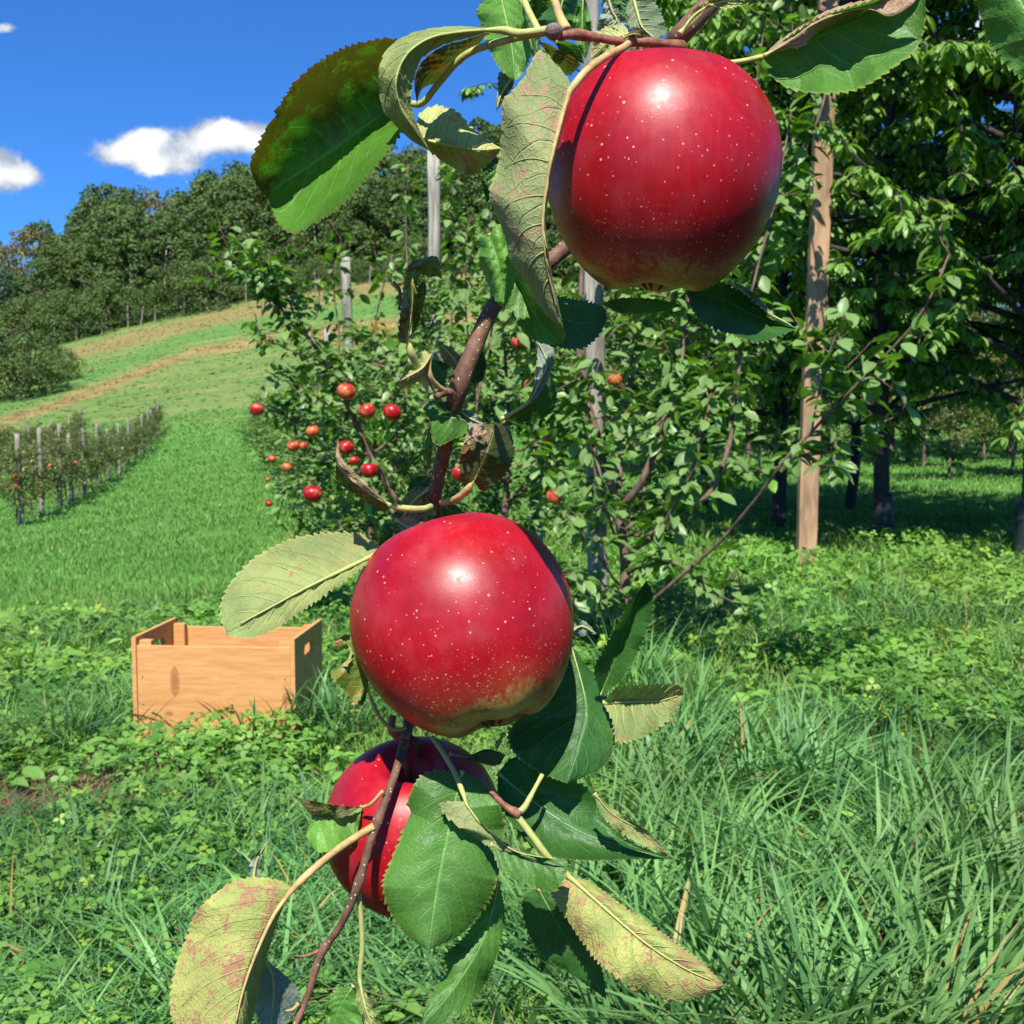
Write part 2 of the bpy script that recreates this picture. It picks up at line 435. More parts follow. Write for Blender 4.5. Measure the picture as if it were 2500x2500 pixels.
M_POST = plain("weathered_post", (0.26, 0.245, 0.205), 0.95, 0.1, 20, 0.6, 0.9, 0.012, (1, 1, 0.10))
M_POST2 = plain("brown_grey_post", (0.24, 0.21, 0.18), 0.9, 0.15, 24, 0.35, 0.6, 0.006, (1, 1, 0.12))
M_STAKE = plain("sawn_stake", (0.34, 0.215, 0.125), 0.85, 0.2, 16, 0.38, 0.5, 0.004, (1, 1, 0.18))


# ------------------------------------------------------------------ mesh helpers
def mesh_obj(name, verts, quads=None, tris=None, mat=None, parent=None, uv=None, rnd=None, smooth_=True, ngons=None):
    me = bpy.data.meshes.new(name)
    verts = np.asarray(verts, np.float32)
    me.vertices.add(len(verts)); me.vertices.foreach_set("co", verts.ravel())
    loops = []; tot = []
    if quads is not None and len(quads): loops.append(np.asarray(quads).ravel()); tot.append(np.full(len(quads), 4))
    if tris is not None and len(tris): loops.append(np.asarray(tris).ravel()); tot.append(np.full(len(tris), 3))
    if ngons is not None and len(ngons): loops.append(np.asarray(ngons).ravel()); tot.append(np.full(len(ngons), ngons.shape[1]))
    loops = np.concatenate(loops).astype(np.int32); tot = np.concatenate(tot).astype(np.int32)
    me.loops.add(len(loops)); me.loops.foreach_set("vertex_index", loops)
    st = np.concatenate([[0], np.cumsum(tot)[:-1]]).astype(np.int32)
    me.polygons.add(len(tot)); me.polygons.foreach_set("loop_start", st); me.polygons.foreach_set("loop_total", tot)
    me.polygons.foreach_set("use_smooth", np.full(len(tot), bool(smooth_)))
    if uv is not None:
        l = me.uv_layers.new(name="UVMap"); l.data.foreach_set("uv", np.asarray(uv, np.float32)[loops].ravel())
    if rnd is not None:
        a = me.attributes.new("rnd", 'FLOAT', 'POINT'); a.data.foreach_set("value", np.asarray(rnd, np.float32))
    me.update(); me.validate()
    if mat: me.materials.append(mat)
    o = bpy.data.objects.new(name, me); COL.objects.link(o)
    if parent: o.parent = parent
    return o


def empty(name, loc=(0, 0, 0), rz=0.0):
    o = bpy.data.objects.new(name, None); COL.objects.link(o); o.location = [float(c) for c in loc]; o.rotation_euler = (0, 0, rz)
    o.empty_display_size = 0.1
    return o


def rel(o, root):               # keep world shape while parenting to a moved root (root unrotated)
    me = o.data; n = len(me.vertices); a = np.empty(n * 3, np.float32); me.vertices.foreach_get("co", a)
    a = a.reshape(-1, 3) - np.array(root.location, np.float32); me.vertices.foreach_set("co", a.ravel()); me.update()
    o.parent = root
    return o


def tube_geo(pts, rad, sides=8, off=0, wobble=0.0, rs=None):
    pts = np.asarray(pts, float); n = len(pts)
    rad = np.broadcast_to(np.asarray(rad, float), (n,)).copy()
    tg = np.gradient(pts, axis=0); tg /= np.linalg.norm(tg, axis=1)[:, None] + 1e-12
    ref = np.array([0.31, 0.9, 0.2]) if abs(tg[0, 1]) < 0.8 else np.array([1.0, 0.1, 0.0])
    V = []
    u = np.cross(tg[0], ref); u /= np.linalg.norm(u)
    for i in range(n):
        u = u - tg[i] * np.dot(u, tg[i]); u /= np.linalg.norm(u) + 1e-12
        b = np.cross(tg[i], u)
        th = np.linspace(0, 2 * np.pi, sides, endpoint=False)
        r = rad[i] * (1 + (wobble * (rs.rand(sides) - 0.5) if wobble else 0))
        V.append(pts[i] + (np.cos(th) * r)[:, None] * u + (np.sin(th) * r)[:, None] * b)
    V = np.vstack(V)
    i, j = np.meshgrid(np.arange(n - 1), np.arange(sides), indexing='ij')
    a = i * sides + j; b = i * sides + (j + 1) % sides
    Q = np.stack([a, b, b + sides, a + sides], -1).reshape(-1, 4) + off
    V = np.vstack([V, pts[0], pts[-1]]); k0 = n * sides + off
    jj = np.arange(sides)
    T = np.vstack([np.stack([(jj + 1) % sides + off, jj + off, np.full(sides, k0)], 1),
                   np.stack([(n - 1) * sides + jj + off, (n - 1) * sides + (jj + 1) % sides + off, np.full(sides, k0 + 1)], 1)])
    return V, Q, T


class Geo:
    def __init__(s): s.V = []; s.Q = []; s.T = []; s.R = []; s.n = 0

    def add(s, V, Q=None, T=None, R=None):
        V = np.asarray(V, float)
        if Q is not None and len(Q): s.Q.append(np.asarray(Q) + s.n)
        if T is not None and len(T): s.T.append(np.asarray(T) + s.n)
        s.V.append(V); s.n += len(V)
        if R is not None: s.R.append(np.broadcast_to(R, (len(V),)))

    def tube(s, pts, rad, sides=6, wobble=0.0, rs=None):
        V, Q, T = tube_geo(pts, rad, sides, 0, wobble, rs); s.add(V, Q, T)

    def box(s, c, e, R=None):   # centre, half extents, optional 3x3
        v = np.array([[x, y, z] for x in (-1, 1) for y in (-1, 1) for z in (-1, 1)], float) * np.array(e)
        if R is not None: v = v @ np.array(R).T
        s.add(v + np.array(c), [[0, 1, 3, 2], [4, 6, 7, 5], [0, 4, 5, 1], [2, 3, 7, 6], [0, 2, 6, 4], [1, 5, 7, 3]])

    def build(s, name, mat, parent=None, smooth_=True, world_root=None):
        o = mesh_obj(name, np.vstack(s.V), np.vstack(s.Q) if s.Q else None, np.vstack(s.T) if s.T else None, mat,
                     rnd=np.concatenate(s.R) if s.R else None, smooth_=smooth_)
        if parent is not None:
            if world_root: rel(o, parent)
            else: o.parent = parent
        return o


# ------------------------------------------------------------------ ground sheet
def axis(lo, hi, near, n):
    t = np.linspace(-1, 1, n)
    s = np.sinh(t * near) / np.sinh(near)
    return np.where(s < 0, -s * lo, s * hi)


gx = axis(-700, 700, 5.2, 260); gy = np.concatenate([-np.geomspace(60, 0.5, 20), np.linspace(0, 12, 60)[0:], np.geomspace(12.3, 900, 150)])
X, Y = np.meshgrid(gx, gy, indexing='ij'); Z = H(X, Y)
far = np.clip((Y - 330) / 200, 0, 1)
ng, mg = X.shape
ii, jj = np.meshgrid(np.arange(ng - 1), np.arange(mg - 1), indexing='ij')
q = np.stack([ii * mg + jj, (ii + 1) * mg + jj, (ii + 1) * mg + jj + 1, ii * mg + jj + 1], -1).reshape(-1, 4)
m = Mat("ground_grass")
ob = m.obj()
sp = m.n("ShaderNodeSeparateXYZ"); m.link(ob, sp.inputs[0])
n1 = m.noise(0.9, 6, ob, 0.6); n2 = m.noise(0.06, 6, ob, 0.65); n3 = m.noise(14, 5, ob, 0.7); n4 = m.noise(0.35, 7, ob, 0.7)
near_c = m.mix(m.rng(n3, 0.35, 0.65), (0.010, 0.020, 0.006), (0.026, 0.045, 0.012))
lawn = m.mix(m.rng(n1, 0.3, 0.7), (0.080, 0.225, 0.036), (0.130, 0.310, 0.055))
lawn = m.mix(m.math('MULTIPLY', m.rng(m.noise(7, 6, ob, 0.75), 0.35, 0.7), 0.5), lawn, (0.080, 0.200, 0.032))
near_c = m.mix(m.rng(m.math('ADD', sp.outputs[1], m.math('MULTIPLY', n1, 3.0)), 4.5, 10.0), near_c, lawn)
# hill meadow: green, mown strips of tan stubble that run diagonally up the hill
aa = m.math('DIVIDE', sp.outputs[0], m.math('MAXIMUM', sp.outputs[1], 1.0))
st = m.n("ShaderNodeMapping"); st.inputs["Scale"].default_value = (0.05, 0.35, 0.0)
st.inputs["Rotation"].default_value = (0, 0, math.radians(-12)); m.link(ob, st.inputs[0])
ns = m.noise(1.0, 6, st.outputs[0], 0.62, 0.4)
ns2 = m.noise(2.6, 5, st.outputs[0], 0.62, 0.6)
mead = m.mix(m.rng(ns, 0.36, 0.60), (0.088, 0.190, 0.042), (0.160, 0.225, 0.064))
mead = m.mix(m.math('MULTIPLY', m.rng(n4, 0.42, 0.72), 0.6), mead, (0.085, 0.180, 0.035))
mead = m.mix(m.math('MULTIPLY', m.rng(ns2, 0.50, 0.68), 0.65), mead, (0.36, 0.27, 0.12))
ns3 = m.noise(3.0, 8, st.outputs[0], 0.75, 0.3)
mead = m.mix(m.math('MULTIPLY', m.rng(ns3, 0.48, 0.66), 0.55), mead, (0.10, 0.20, 0.05))
mead = m.mix(m.math('MULTIPLY', m.rng(m.noise(0.12, 8, ob, 0.7), 0.52, 0.70), 0.6), mead, (0.22, 0.235, 0.085))
yw = m.math('ADD', sp.outputs[1], m.math('MULTIPLY', m.math('SUBTRACT', m.noise(0.16, 6, ob, 0.7), 0.5), 7.0))
bc_ = m.math('MINIMUM', m.math('ADD', 63.0 + 0.465 * 175, m.math('MULTIPLY', aa, 175.0)), 93.5)
band = m.math('SUBTRACT', yw, bc_)
bk = m.math('MULTIPLY', m.rng(m.math('ABSOLUTE', band), 4.6, 1.8), m.rng(m.noise(0.25, 6, ob, 0.7), 0.30, 0.46))
mead = m.mix(m.math('MULTIPLY', bk, 0.72), mead, m.mix(m.rng(n4, 0.4, 0.6), (0.22, 0.125, 0.06), (0.34, 0.225, 0.095)))
b2 = m.rng(m.math('ABSOLUTE', m.math('SUBTRACT', yw, m.math('ADD', 121.0, m.math('MULTIPLY', aa, 32.0)))), 7.5, 3.0)
mead = m.mix(m.math('MULTIPLY', b2, 0.6), mead, (0.26, 0.17, 0.08))
b3 = m.rng(m.math('ABSOLUTE', m.math('SUBTRACT', band, 10.5)), 5.0, 2.0)
mead = m.mix(m.math('MULTIPLY', b3, 0.55), mead, (0.07, 0.200, 0.045))
col = m.mix(m.rng(m.math('ADD', sp.outputs[1], m.math('MULTIPLY', n2, 26.0)), 56, 78), near_c, mead)
# bare brown litter patches in the near verge
pk = m.rng(m.math('ADD', m.noise(1.3, 5, ob, 0.7), m.math('MULTIPLY', sp.outputs[1], -0.035)), 0.48, 0.56)
pk = m.math('MULTIPLY', pk, m.rng(sp.outputs[0], 0.2, -0.6))
col = m.mix(pk, col, (0.20, 0.105, 0.06))
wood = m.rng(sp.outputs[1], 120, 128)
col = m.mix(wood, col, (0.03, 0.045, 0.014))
hb = m.math('ADD', n3, m.math('MULTIPLY', m.noise(70, 4, ob), 0.5))
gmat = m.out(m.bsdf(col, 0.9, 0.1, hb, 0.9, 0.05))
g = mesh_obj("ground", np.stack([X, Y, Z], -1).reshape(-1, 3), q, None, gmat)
tag(g, kind='structure')


# ------------------------------------------------------------------ grass, clover
RS = np.random.RandomState(7)


def blades(name, bx, by, h, wd, lean, mat, seed=1, rows=3, az=None):
    r = np.random.RandomState(seed); n = len(bx)
    bz = H(bx, by) - 0.01
    th = r.rand(n) * 2 * np.pi if az is None else az + r.randn(n) * 0.5
    ph = th + np.pi / 2 + r.randn(n) * 0.6
    ld = np.stack([np.cos(th), np.sin(th)], 1); wdv = np.stack([np.cos(ph), np.sin(ph)], 1)
    ts = np.linspace(0, 1, rows + 1)
    V = []
    for k, t in enumerate(ts):
        hor = lean * h * t ** 1.9
        ver = h * (t - 0.45 * np.minimum(lean, 1.3) * t ** 2.3)
        c = np.stack([bx + ld[:, 0] * hor, by + ld[:, 1] * hor, bz + ver], 1)
        if k < rows:
            ww = wd * (1 - t ** 1.8) * 0.5 * (0.75 + 0.5 * min(1, t * 3))
            o = np.concatenate([wdv * ww[:, None], np.zeros((n, 1))], 1)
            V += [c - o, c + o]
        else: V.append(c)
    m_ = 2 * rows + 1
    V = np.stack(V, 1).reshape(-1, 3)
    b = np.arange(n)[:, None] * m_
    Q = np.vstack([b + np.array([2 * k, 2 * k + 1, 2 * k + 3, 2 * k + 2]) for k in range(rows - 1)])
    T = b + np.array([2 * rows - 2, 2 * rows - 1, 2 * rows])
    rnd = np.repeat(r.rand(n), m_)
    return mesh_obj(name, V, Q, T, mat, rnd=rnd)


def grass_mat(name, a, b, dry, dryk=0.06, trans=0.3, rough=0.45):
    m = Mat(name); r = m.attr("rnd"); ob = m.obj()
    c = m.mix(r, a, b)
    c = m.mix(m.math('MULTIPLY', m.rng(m.noise(1.1, 4, ob), 0.35, 0.7), 0.6), c, tuple(k * 0.6 for k in a))
    c = m.mix(m.math('MULTIPLY', m.rng(m.noise(0.55, 6, ob, 0.7), 0.45, 0.68), 0.45), c, (b[0] * 1.15, b[1] * 0.88, b[2] * 0.9))
    c = m.mix(m.math('LESS_THAN', m.math('FRACT', m.math('MULTIPLY', r, 17.31)), dryk), c, dry)
    s1 = m.bsdf(c, rough, 0.25)
    tr = m.n("ShaderNodeBsdfTranslucent"); m.link(m.mix(1.0, c, (1.3, 1.5, 0.6), 'MULTIPLY'), tr.inputs[0])
    ms = m.n("ShaderNodeMixShader"); ms.inputs[0].default_value = trans
    m.link(s1, ms.inputs[1]); m.link(tr.outputs[0], ms.inputs[2])
    return m.out(ms.outputs[0])


M_G1 = grass_mat("verge_grass", (0.062, 0.185, 0.036), (0.240, 0.430, 0.080), (0.42, 0.30, 0.13), 0.05, 0.28)
M_G2 = grass_mat("tall_grass_blades", (0.034, 0.135, 0.043), (0.205, 0.410, 0.120), (0.38, 0.27, 0.10), 0.02, 0.25)
M_G3 = grass_mat("mown_grass", (0.095, 0.225, 0.045), (0.185, 0.350, 0.080), (0.30, 0.28, 0.10), 0.02)
M_CL = grass_mat("clover_leaves", (0.055, 0.175, 0.028), (0.240, 0.460, 0.085), (0.26, 0.40, 0.06), 0.04, rough=0.5)
M_DRY = grass_mat("dead_grass", (0.22, 0.115, 0.07), (0.48, 0.31, 0.20), (0.12, 0.06, 0.035), 0.2)

M_G4 = grass_mat("meadow_grass_green", (0.070, 0.150, 0.034), (0.150, 0.230, 0.060), (0.26, 0.20, 0.08), 0.18, 0.5)
M_STRAW = grass_mat("straw_grass", (0.17, 0.11, 0.05), (0.34, 0.235, 0.11), (0.12, 0.20, 0.05), 0.15, 0.5)
A0R, A1R = -0.264, 0.0


def rowx(y): return 0.39 - 0.264 * (y - 4.7)       # centre line of the near orchard row
def rowlx(y): return -6.9 - 0.264 * (y - 15.3)     # centre line of the left orchard row


def scatter(n, y0, y1, r, wide=0.60, marg=0.5):
    y = y0 * (y1 / y0) ** r.rand(n)
    x = (r.rand(n) * 2 - 1) * (wide * y + marg)
    return x, y


BARE = []
for (u_, v_, a_, b_) in [(30, 1570, 0.16, 0.20), (200, 1545, 0.09, 0.15), (-40, 1610, 0.2, 0.2), (285, 1745, 0.09, 0.07), (370, 1830, 0.07, 0.07), (220, 1620, 0.10, 0.07), (60, 1880, 0.08, 0.06)]:
    BARE.append((ground_at(u_, v_)[0], a_, b_))


def bare_at(x, y):
    k = np.zeros(len(x), bool)
    for (p, a, b) in BARE: k |= np.hypot((x - p[0]) / a, (y - p[1]) / (0.75 * b)) < 0.75 + 0.35 * np.sin(x * 37) * np.sin(y * 29)
    return k


def field_noise(x, y, s, seed):
    r = np.random.RandomState(seed); v = 0
    for k in range(6):
        a = r.rand() * 6.28; f = s * (1 + r.rand() * 1.4)
        v = v + np.sin((x * np.cos(a) + y * np.sin(a)) * f + r.rand() * 6.28)
    return v / 3.0


r = np.random.RandomState(11)
# tufted verge grass
x, y = scatter(210000, 1.45, 11, r)
dens = field_noise(x, y, 5, 3)
keep = (r.rand(len(x)) < 0.62 + 0.4 * dens) & ~((y > 6.2) & (x < rowx(y) - 1.0)) 
bare = bare_at(x, y)
keep &= ~(bare & (r.rand(len(x)) < 0.85))
keep &= ~((x > 0.15) & (y < 3.4) & (r.rand(len(x)) < 0.45))
x, y = x[keep], y[keep]
h = (0.07 + 0.10 * r.rand(len(x)) ** 1.6) * (1 + 0.35 * field_noise(x, y, 3, 5))
h = np.clip(h, 0.04, 0.24); h *= np.where((x > -1.3) & (x < -0.5) & (y > 3.1) & (y < 3.6), 0.8, 1)
inside = (x > -1.22) & (x < -0.64) & (y > 3.42) & (y < 3.95)
x, y, h = x[~inside], y[~inside], h[~inside]
blades("grass", x, y, h, np.maximum(0.0040, 0.0014 * y) * (0.6 + 0.8 * r.rand(len(x))), 0.35 + 0.8 * r.rand(len(x)), M_G1, 2).name = "verge_grass"
tag(bpy.data.objects["verge_grass"], "green tufted grass covering the near orchard floor", "grass", kind='stuff')
# tall blue-green clumps
cl = []
rc = np.random.RandomState(21)
spots = [(px('T', [(u, v)])[0]) for (u, v) in [(1420, 1560), (1500, 1500), (1350, 1520), (1560, 1560), (1260, 1560), (1330, 1700), (1450, 1740), (1560, 1800), (1660, 1780),
        (1760, 1720), (1860, 1660), (1240, 1800), (1350, 1900), (1480, 1980), (1620, 2020), (1760, 1960), (1880, 1880), (1180, 1700), (1900, 1780), (1100, 1880),
        (1700, 1600), (1300, 1430), (1220, 1480), (560, 1760), (640, 1780), (520, 1860), (480, 1640), (1000, 1980), (880, 2000), (640, 1980), (430, 1980),
        (1420, 2080), (1560, 2150), (1260, 2080), (1720, 2120), (1850, 2050), (600, 1640), (390, 1900), (1180, 1600), (1110, 1500), (1190, 1330), (1160, 1240), (560, 1385), (600, 1375), (640, 1400), (500, 1400), (120, 1420), (60, 1300), (150, 1700), (300, 1900), (200, 1850)]]
for i, s_ in enumerate(spots):
    p, d = ground_at(s_[0], s_[1], 'P')
    k = 150 if s_[0] > 1400 else 55
    rr = 0.11 * np.sqrt(rc.rand(k)); th = rc.rand(k) * 6.28
    hh = (0.16 + 0.24 * rc.rand(k) ** 1.5) * (1.0 if s_[0] > 1400 else 0.72)
    cl.append(np.stack([p[0] + rr * np.cos(th), p[1] + rr * np.sin(th), hh, th], 1))
cl = np.vstack(cl)
o = blades("tall_grass", cl[:, 0], cl[:, 1], cl[:, 2], 0.0075 + 0.0070 * rc.rand(len(cl)), 0.25 + 0.75 * rc.rand(len(cl)), M_G2, 5, rows=6, az=cl[:, 3])
tag(o, "long blue-green grass clumps arching below the hanging branch", "grass", kind='stuff')
# general medium blades mixed
x, y = scatter(46000, 1.45, 6, r)
kk = (field_noise(x, y, 2.2, 15) > -0.25) & ~((x > 0.2) & (y < 4.0) & (r.rand(len(x)) < 0.6)) & ~((x > -1.22) & (x < -0.64) & (y > 3.35) & (y < 3.95))
kk &= ~((x > -1.25) & (x < -0.65) & (y > 2.9) & (y < 3.5) & (r.rand(len(x)) < 0.8))
x, y = x[kk], y[kk]
o = blades("meadow_grass", x, y, 0.13 + 0.14 * r.rand(len(x)) , 0.0035 + 0.003 * r.rand(len(x)), 0.5 + 0.8 * r.rand(len(x)), M_G2, 6, rows=5)
tag(o, "thin bending meadow grass among the clover", "grass", kind='stuff')
# mown alley and ground under the trees
x, y = scatter(190000, 5.0, 58, r, 0.60, 1.0)
kk = ((x < rowx(y) - 0.3) | (y > 7.5))
x, y = x[kk], y[kk]
o = blades("mown_grass", x, y, 0.035 + 0.035 * r.rand(len(x)) + 0.0016 * y, np.maximum(0.005, 0.0010 * y), 0.2 + 0.6 * r.rand(len(x)), M_G3, 8, rows=2)
tag(o, "short bright mown grass of the alley between orchard rows", "grass", kind='stuff')
# clover and broad leaved weeds
x, y = scatter(42000, 1.45, 8.5, r)
pat = field_noise(x, y, 2.6, 33)
kk = (r.rand(len(x)) < 0.55 + 0.9 * pat) & ~((x > -1.20) & (x < -0.64) & (y > 3.42) & (y < 3.95))
kk &= ~((x > 0.3) & (y < 3.2) & (r.rand(len(x)) < 0.6)); kk &= ~((x > 0.5) & (y > 3.0) & (y < 6) & (field_noise(x, y, 1.6, 81) > -0.2) & (r.rand(len(x)) < 0.75)); kk &= ~((y > 6.2) & (x < rowx(y) - 1.0))
bare = bare_at(x, y)
kk &= ~(bare & (r.rand(len(x)) < 0.9))
x, y = x[kk], y[kk]; n = len(x)
zc = H(x, y) + 0.03 + 0.085 * r.rand(n) * (1 + 0.4 * pat[kk])
rad = (0.009 + 0.010 * r.rand(n) ** 2) * np.clip(y / 3.0, 0.9, 1.8)
nrm = np.stack([r.randn(n) * 0.45, r.randn(n) * 0.45 - 0.1, np.ones(n)], 1); nrm /= np.linalg.norm(nrm, axis=1)[:, None]
ta = np.cross(nrm, np.array([0.3, 1, 0.1])); ta /= np.linalg.norm(ta, axis=1)[:, None]; tb = np.cross(nrm, ta)
ctr = np.stack([x, y, zc], 1); VV = []; NG = []
phi0 = r.rand(n) * 6.28
for k in range(3):
    a = phi0 + k * 2.094
    d1 = np.cos(a)[:, None] * ta + np.sin(a)[:, None] * tb; d2 = -np.sin(a)[:, None] * ta + np.cos(a)[:, None] * tb
    for (fr_, sd_, up_) in ((0.0, 0, 0), (0.75, -0.55, 0.25), (1.5, -0.5, 0.15), (1.75, 0, -0.05), (1.5, 0.5, 0.15), (0.75, 0.55, 0.25)):
        VV.append(ctr + rad[:, None] * (d1 * fr_ + d2 * sd_ + nrm * up_))
VV = np.stack(VV, 1).reshape(-1, 3)
b = np.arange(n)[:, None] * 18
NG = np.vstack([b + np.arange(6) + 6 * k for k in range(3)])
o = mesh_obj("clover", VV, None, None, M_CL, rnd=np.repeat(r.rand(n), 18), ngons=NG)
tag(o, "low green clover leaves carpeting the verge", "clover", kind='stuff')
x, y = scatter(13000, 1.45, 6.5, r)
kk = (field_noise(x, y, 3.1, 51) > -0.2) & ~((x > -1.25) & (x < -0.60) & (y > 3.38) & (y < 3.98)) & ~((x > 0.35) & (y < 3.0) & (r.rand(len(x)) < 0.7))
bare = bare_at(x, y)
x, y = x[kk & ~bare], y[kk & ~bare]; n = len(x)
th = r.rand(n) * 6.28
dv = np.stack([np.cos(th), np.sin(th), 0.25 + 0.5 * r.rand(n)], 1); dv /= np.linalg.norm(dv, axis=1)[:, None]
up = np.stack([r.randn(n) * .35, r.randn(n) * .35, np.ones(n)], 1); up -= dv * np.sum(up * dv, 1)[:, None]; up /= np.linalg.norm(up, axis=1)[:, None]
WEED = (x, y, dv, up, 0.035 + 0.05 * r.rand(n) ** 2, r.rand(n))
# rough meadow tufts on the hill
x = (r.rand(36000) - 0.62) * 120; y = 50 + 68 * r.rand(36000)
a_ = x / y; yb = np.minimum(63 + (a_ + 0.465) * 175, 93.5) + field_noise(x, y, 0.2, 71) * 1.5
dry = (np.abs(y - yb) < 3.2) | (np.abs(y - (121 + 32 * a_)) < 4.5) | (field_noise(x, y * 3.0, 0.12, 72) > 0.75)
kk = (a_ > -0.56) & (a_ < 0.06) & (r.rand(len(x)) < 0.35 + 0.5 * np.clip((y - 56) / 20, 0, 1)); x, y, dry = x[kk], y[kk], dry[kk]
for nm_, sel, mt_, lb_ in (("meadow_tufts", ~dry | (r.rand(len(x)) < 0.25), M_G4, "rough green grass tufts on the hillside meadow"), ("dry_meadow_tufts", dry, M_STRAW, "dry straw-coloured grass in strips across the hillside meadow")):
    o = blades(nm_, x[sel], y[sel], 0.04 + 0.06 * r.rand(sel.sum()), 0.20 + 0.20 * r.rand(sel.sum()), 0.3 + 0.8 * r.rand(sel.sum()), mt_, 17, rows=2)
    tag(o, lb_, "grass", kind='stuff')
# dead brown grass lying in patches
pc = []
for (u, v, sx_, sy_, k) in [(40, 1560, 0.11, 0.15, 2200), (200, 1540, 0.08, 0.12, 1200), (-40, 1600, 0.12, 0.14, 1500), (285, 1745, 0.05, 0.04, 420), (370, 1830, 0.04, 0.04, 300), (220, 1620, 0.06, 0.05, 400), (60, 1880, 0.05, 0.04, 300)]:
    p, d = ground_at(u, v)
    pc.append(np.stack([p[0] + sx_ * r.randn(k), p[1] + sy_ * r.randn(k)], 1))
pc = np.vstack(pc)
o = blades("dead_grass", pc[:, 0], pc[:, 1], 0.07 + 0.08 * r.rand(len(pc)), np.full(len(pc), 0.0045), 0.6 + 1.3 * r.rand(len(pc)), M_DRY, 9, rows=4)
tag(o, "matted dead brown grass lying among the green verge", "dead grass", kind='stuff')


# ------------------------------------------------------------------ leaf clouds for background trees
def leaf_cloud(pos, dirs, nrms, L, W, rnd, droop=0.15, simple=False):
    """pos: base, dirs: unit along leaf, nrms: unit up; returns V,Q,T,R arrays of folded, curved leaves"""
    n = len(pos); side = np.cross(dirs, nrms); side /= np.linalg.norm(side, axis=1)[:, None] + 1e-9
    L = L[:, None]; W = W[:, None]
    if simple:
        A = pos; B = pos + dirs * L * 0.5 + side * W * 0.5 + nrms * W * 0.10; C = pos + dirs * L - nrms * L * droop
        D = pos + dirs * L * 0.5 - side * W * 0.5 + nrms * W * 0.10
        V = np.stack([A, B, C, D], 1).reshape(-1, 3); b = np.arange(n)[:, None] * 4
        return V, b + np.array([0, 1, 2, 3]), None, np.repeat(rnd, 4)
    rows = []
    for t, wv in ((0.2, 0.36), (0.5, 0.5), (0.8, 0.32)):
        c = pos + dirs * L * t - nrms * L * droop * t * t * 2
        e = nrms * W * 0.16 * (wv * 2)
        rows += [c + side * W * wv + e, c, c - side * W * wv + e]
    V = np.stack([pos] + rows + [pos + dirs * L - nrms * L * droop * 2], 1).reshape(-1, 3)
    b = np.arange(n)[:, None] * 11
    Q = np.vstack([b + np.array(k) for k in ([1, 4, 5, 2], [2, 5, 6, 3], [4, 7, 8, 5], [5, 8, 9, 6])])
    T = np.vstack([b + np.array(k) for k in ([0, 1, 2], [0, 2, 3], [7, 10, 8], [8, 10, 9])])
    # orient so that the upper side faces +nrms
    return V, Q[:, ::-1], T[:, ::-1], np.repeat(rnd, 11)


_x, _y, _d, _u, _L, _r = WEED
V, Q, T, R = leaf_cloud(np.stack([_x, _y, H(_x, _y) + 0.02 + 0.07 * _r], 1), _d, _u, _L, _L * 0.45, _r, 0.2)
o = mesh_obj("weeds", V, Q, T, M_CL, rnd=R)
tag(o, "broad leaved weeds sprawling through the clover and grass", "weeds", kind='stuff')


def unit(a): return a / (np.linalg.norm(a, axis=-1, keepdims=True) + 1e-9)


def leaves_along(pts, r, step, L0, cluster=4, drop=0.3, simple=False, out=None):
    """leaf clusters along a limb polyline (dense pts)"""
    seg = np.linalg.norm(np.diff(pts, axis=0), axis=1); s = np.concatenate([[0], np.cumsum(seg)])
    k = max(2, int(s[-1] / step)); t = (np.arange(k) + r.rand(k) * 0.8) / k * s[-1]
    c = np.stack([np.interp(t, s, pts[:, j]) for j in range(3)], 1)
    c = np.repeat(c, cluster, 0); n = len(c)
    dv = unit(np.stack([r.randn(n), r.randn(n), r.randn(n) * 0.5 + 0.15], 1))
    c = c + dv * L0 * (0.3 + 0.3 * r.rand(n))[:, None]
    dv = unit(dv + np.array([0, 0, -drop]))
    up = unit(np.stack([r.randn(n) * 0.45, r.randn(n) * 0.45, np.ones(n)], 1)); up = unit(up - dv * np.sum(up * dv, 1)[:, None])
    L = L0 * (0.7 + 0.55 * r.rand(n)); return leaf_cloud(c, dv, up, L, L * (0.5 + 0.14 * r.rand(n)), r.rand(n), 0.05 + 0.12 * r.rand(n)[:, None], simple)


